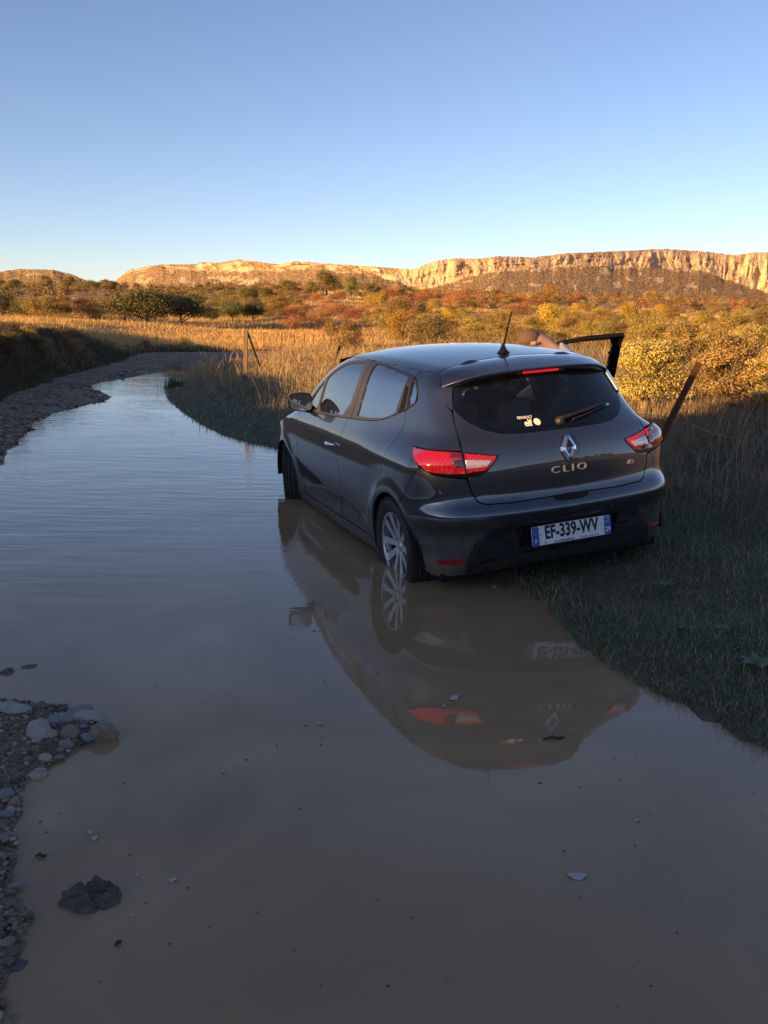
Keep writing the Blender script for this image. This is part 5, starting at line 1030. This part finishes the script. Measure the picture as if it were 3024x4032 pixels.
# broad-leaved weeds on the verge
m_weed = mat('weed_leaf', (.085, .13, .060), .55)
for vx, vy, r, lb in ((1635, 1450, .09, 'leafy weed rosette on the verge at the right picture edge'), (1440, 1275, .06, 'leafy weed in the grass behind the right bumper corner'), (1480, 1370, .05, 'small leafy weed in the middle of the right verge'), (1560, 1370, .06, 'leafy weed on the right verge below the tall grass')):
    p = hit(vx, vy); root = obj('weed', None, None, None, lb, 'plant', 'weeds on the verge', loc=tuple(p))
    for k in range(6):
        t = k*1.05+vx; mb = MB(); pts = []; n = 6; V = []
        for i in range(n):
            u = i/(n-1); wd = r*.22*math.sin(math.pi*min(.12+u*.88, 1))+.001; rr = r*u; z = r*(.75*u-.45*u*u)+.02; c, s_ = math.cos(t), math.sin(t); V += [(c*rr-s_*wd, s_*rr+c*wd, z+.004), (c*rr, s_*rr, z), (c*rr+s_*wd, s_*rr-c*wd, z+.004)]
        F_ = [(3*i+j, 3*i+j+1, 3*i+j+4, 3*i+j+3) for i in range(n-1) for j in (0, 1)]; mb.add(V, F_); obj('leaf', mb.mesh('leaf', True), m_weed, root)

# ------------------------------------------------------------------ person bending in at the open passenger door
def skin(name, verts, edges, rad, m, parent=None, sub=2, root=0):
    me = bpy.data.meshes.new('s'); me.from_pydata([tuple(v) for v in verts], edges, []); o = bpy.data.objects.new('s', me); col.objects.link(o); o.modifiers.new('k', 'SKIN'); sv = me.skin_vertices[0].data
    for i, r in enumerate(rad): sv[i].radius = (r, r) if not hasattr(r, '__len__') else r
    sv[root].use_root = True; sb = o.modifiers.new('u', 'SUBSURF'); sb.levels = sub; sb.render_levels = sub
    dg = bpy.context.evaluated_depsgraph_get(); dg.update(); out = bpy.data.meshes.new_from_object(o.evaluated_get(dg)); bpy.data.objects.remove(o); bpy.data.meshes.remove(me); out.name = name; out.polygons.foreach_set('use_smooth', np.ones(len(out.polygons), bool))
    out.materials.clear(); return obj(name, out, m, parent)
m_skin = mat('skin', (.55, .31, .21), .5); m_hair = mat('cropped_hair', (.13, .075, .052), .8); m_shirt = mat('pale_tshirt', (.62, .60, .58), .85); m_jean = mat('dark_trousers', (.05, .055, .075), .9); m_shoe = mat('shoes', (.06, .05, .045), .7)
CMn = np.array(CM)
def cw(p): return CMn[:3, :3]@np.array(p, float)+CMn[:3, 3]
base = cw((1.08, -1.24, 0)); base[2] = GZ1(base[0], base[1])
def pb_(p): return cw(p)-base
J = dict(pel=(1.10, -1.24, .93), spi=(1.12, -1.20, 1.09), che=(1.17, -1.12, 1.245), nec=(1.22, -1.01, 1.340), hd0=(1.25, -.955, 1.372), hd1=(1.275, -.885, 1.385), hd2=(1.30, -.81, 1.372),
    shL=(1.31, -1.09, 1.24), elL=(1.42, -1.02, 1.05), wrL=(1.50, -.84, .92), shR=(1.04, -1.03, 1.25), elR=(1.03, -.86, 1.06), wrR=(1.12, -.68, .95), hiL=(1.20, -1.24, .89), knL=(1.24, -1.17, .50), anL=(1.24, -1.24, .10), toL=(1.30, -1.10, .05), hiR=(1.0, -1.24, .89), knR=(.97, -1.18, .50), anR=(.93, -1.27, .10), toR=(.98, -1.13, .05))
names = list(J); vid = {k: i for i, k in enumerate(names)}; vs = [pb_(J[k]) for k in names]
for i in (vid['anL'], vid['anR']): vs[i][2] = .08
for i in (vid['toL'], vid['toR']): vs[i][2] = .04
ed = [('pel', 'spi'), ('spi', 'che'), ('che', 'nec'), ('nec', 'hd0'), ('hd0', 'hd1'), ('hd1', 'hd2'), ('che', 'shL'), ('shL', 'elL'), ('elL', 'wrL'), ('che', 'shR'), ('shR', 'elR'), ('elR', 'wrR'), ('pel', 'hiL'), ('hiL', 'knL'), ('knL', 'anL'), ('anL', 'toL'), ('pel', 'hiR'), ('hiR', 'knR'), ('knR', 'anR'), ('anR', 'toR')]
rd_ = dict(pel=.13, spi=.125, che=.14, nec=.060, hd0=.082, hd1=.098, hd2=.080, shL=.062, elL=.045, wrL=.032, shR=.062, elR=.045, wrR=.032, hiL=.095, knL=.06, anL=.042, toL=.035, hiR=.095, knR=.06, anR=.042, toR=.035)
radl = [rd_[k]*(.80 if k in ('pel', 'spi', 'che', 'shL', 'shR') else 1.) for k in names]; edl = [(vid[a_], vid[b_]) for a_, b_ in ed]
for wr, el in (('wrL', 'elL'), ('wrR', 'elR')):          # hands: palm, four fingers and a thumb
    w0 = vs[vid[wr]]; dr = w0-vs[vid[el]]; dr = dr/np.linalg.norm(dr); sd_ = np.cross(dr, [0, 0, 1]); sd_ /= np.linalg.norm(sd_); dn_ = np.cross(sd_, dr)
    vs.append(w0+dr*.07); radl.append(.030); pi_ = len(vs)-1; edl.append((vid[wr], pi_))
    for k, ln in ((-1.5, .065), (-.5, .078), (.5, .075), (1.5, .058)):
        a0 = w0+dr*.10+sd_*k*.021; vs += [a0, a0+dr*ln*.55-dn_*.012, a0+dr*ln*.85-dn_*.04]; radl += [.011, .009, .008]; j = len(vs); edl += [(pi_, j-3), (j-3, j-2), (j-2, j-1)]
    a0 = w0+dr*.03+sd_*.038; vs += [a0, a0+dr*.035+sd_*.02-dn_*.01, a0+dr*.06+sd_*.02-dn_*.03]; radl += [.012, .010, .009]; j = len(vs); edl += [(vid[wr], j-3), (j-3, j-2), (j-2, j-1)]
person = skin('person', vs, edl, radl, m_skin); person.location = tuple(base); person['label'] = 'person in a pale t-shirt bending down at the open passenger door'; person['category'] = 'person'
def sub_skin(name, keys, edges, grow, m, extra={}):
    ii = {k: i for i, k in enumerate(keys)}; return skin(name, [vs[vid[k]] for k in keys], [(ii[a_], ii[b_]) for a_, b_ in edges], [extra.get(k, rd_[k]+grow) for k in keys], m, person)
def mid(a_, b_, t): return vs[vid[a_]]*(1-t)+vs[vid[b_]]*t
names2 = {}
def addp(k, p, r): vid[k] = len(vs); vs.append(p); rd_[k] = r
addp('slL', mid('shL', 'elL', .65), .062); addp('slR', mid('shR', 'elR', .65), .062); addp('col', mid('che', 'nec', .72), .075)
sub_skin('t_shirt', ['pel', 'spi', 'che', 'col', 'shL', 'slL', 'shR', 'slR'], [('pel', 'spi'), ('spi', 'che'), ('che', 'col'), ('che', 'shL'), ('shL', 'slL'), ('che', 'shR'), ('shR', 'slR')], .016, m_shirt)
sub_skin('trousers', ['pel', 'hiL', 'knL', 'anL', 'hiR', 'knR', 'anR'], [('pel', 'hiL'), ('hiL', 'knL'), ('knL', 'anL'), ('pel', 'hiR'), ('hiR', 'knR'), ('knR', 'anR')], .018, m_jean)
for s_ in 'LR': skin('shoe', [vs[vid['an'+s_]]*np.array([1, 1, .6]), vs[vid['to'+s_]]], [(0, 1)], [.055, .048], m_shoe, person)
hc = vs[vid['hd1']]+np.array([0, 0, .012]); hdir = vs[vid['hd2']]-vs[vid['hd0']]; hdir /= np.linalg.norm(hdir)
face = np.cross(np.array([hdir[1], -hdir[0], 0]), hdir); face = -face if face[2] > 0 else face          # the face looks down
sidev = np.cross(hdir, face)
mb = MB()
for sg in (1, -1):                   # ears
    c = hc+sidev*sg*.088-np.array([0, 0, .012]); mb.tube([c-hdir*.03, c+sidev*sg*.012, c+hdir*.03], [.010, .016, .012], 8)
obj('ears', mb.mesh('ears', True), m_skin, person)
mb = MB(); c = hc+face*.095; mb.tube([c+hdir*.03-face*.01, c+face*.012, c-hdir*.02+face*.022], [.010, .014, .017], 8); obj('nose', mb.mesh('nose', True), m_skin, person)
mb = MB()
for sg in (1, -1): c = hc+face*.088+sidev*sg*.034+hdir*.025; mb.tube([c-sidev*.012, c+face*.005, c+sidev*.012], [.006, .010, .006], 8)
obj('eyes', mb.mesh('eyes', True), mat('eye_dark', (.05, .035, .03), .2), person)
mb = MB(); c = hc+face*.092-hdir*.055; mb.tube([c-sidev*.025, c+face*.004, c+sidev*.025], [.004, .008, .004], 8); obj('mouth', mb.mesh('mouth', True), mat('lips', (.40, .16, .13), .5), person)
me = ico(3, 5, 1., 0.); V = np.empty(len(me.vertices)*3); me.vertices.foreach_get('co', V); V = V.reshape(-1, 3); V /= np.linalg.norm(V, axis=1, keepdims=True); V = hc-face*.006+hdir*.020+V[:, :1]*hdir*.094+V[:, 1:2]*sidev*.0905+V[:, 2:]*face*.088; fr_ = (V-hc)@face; V = V-np.outer(np.clip(fr_-.02, 0, 1)*.8, face); me.vertices.foreach_set('co', V.ravel()); me.update(); obj('hair', me, m_hair, person)
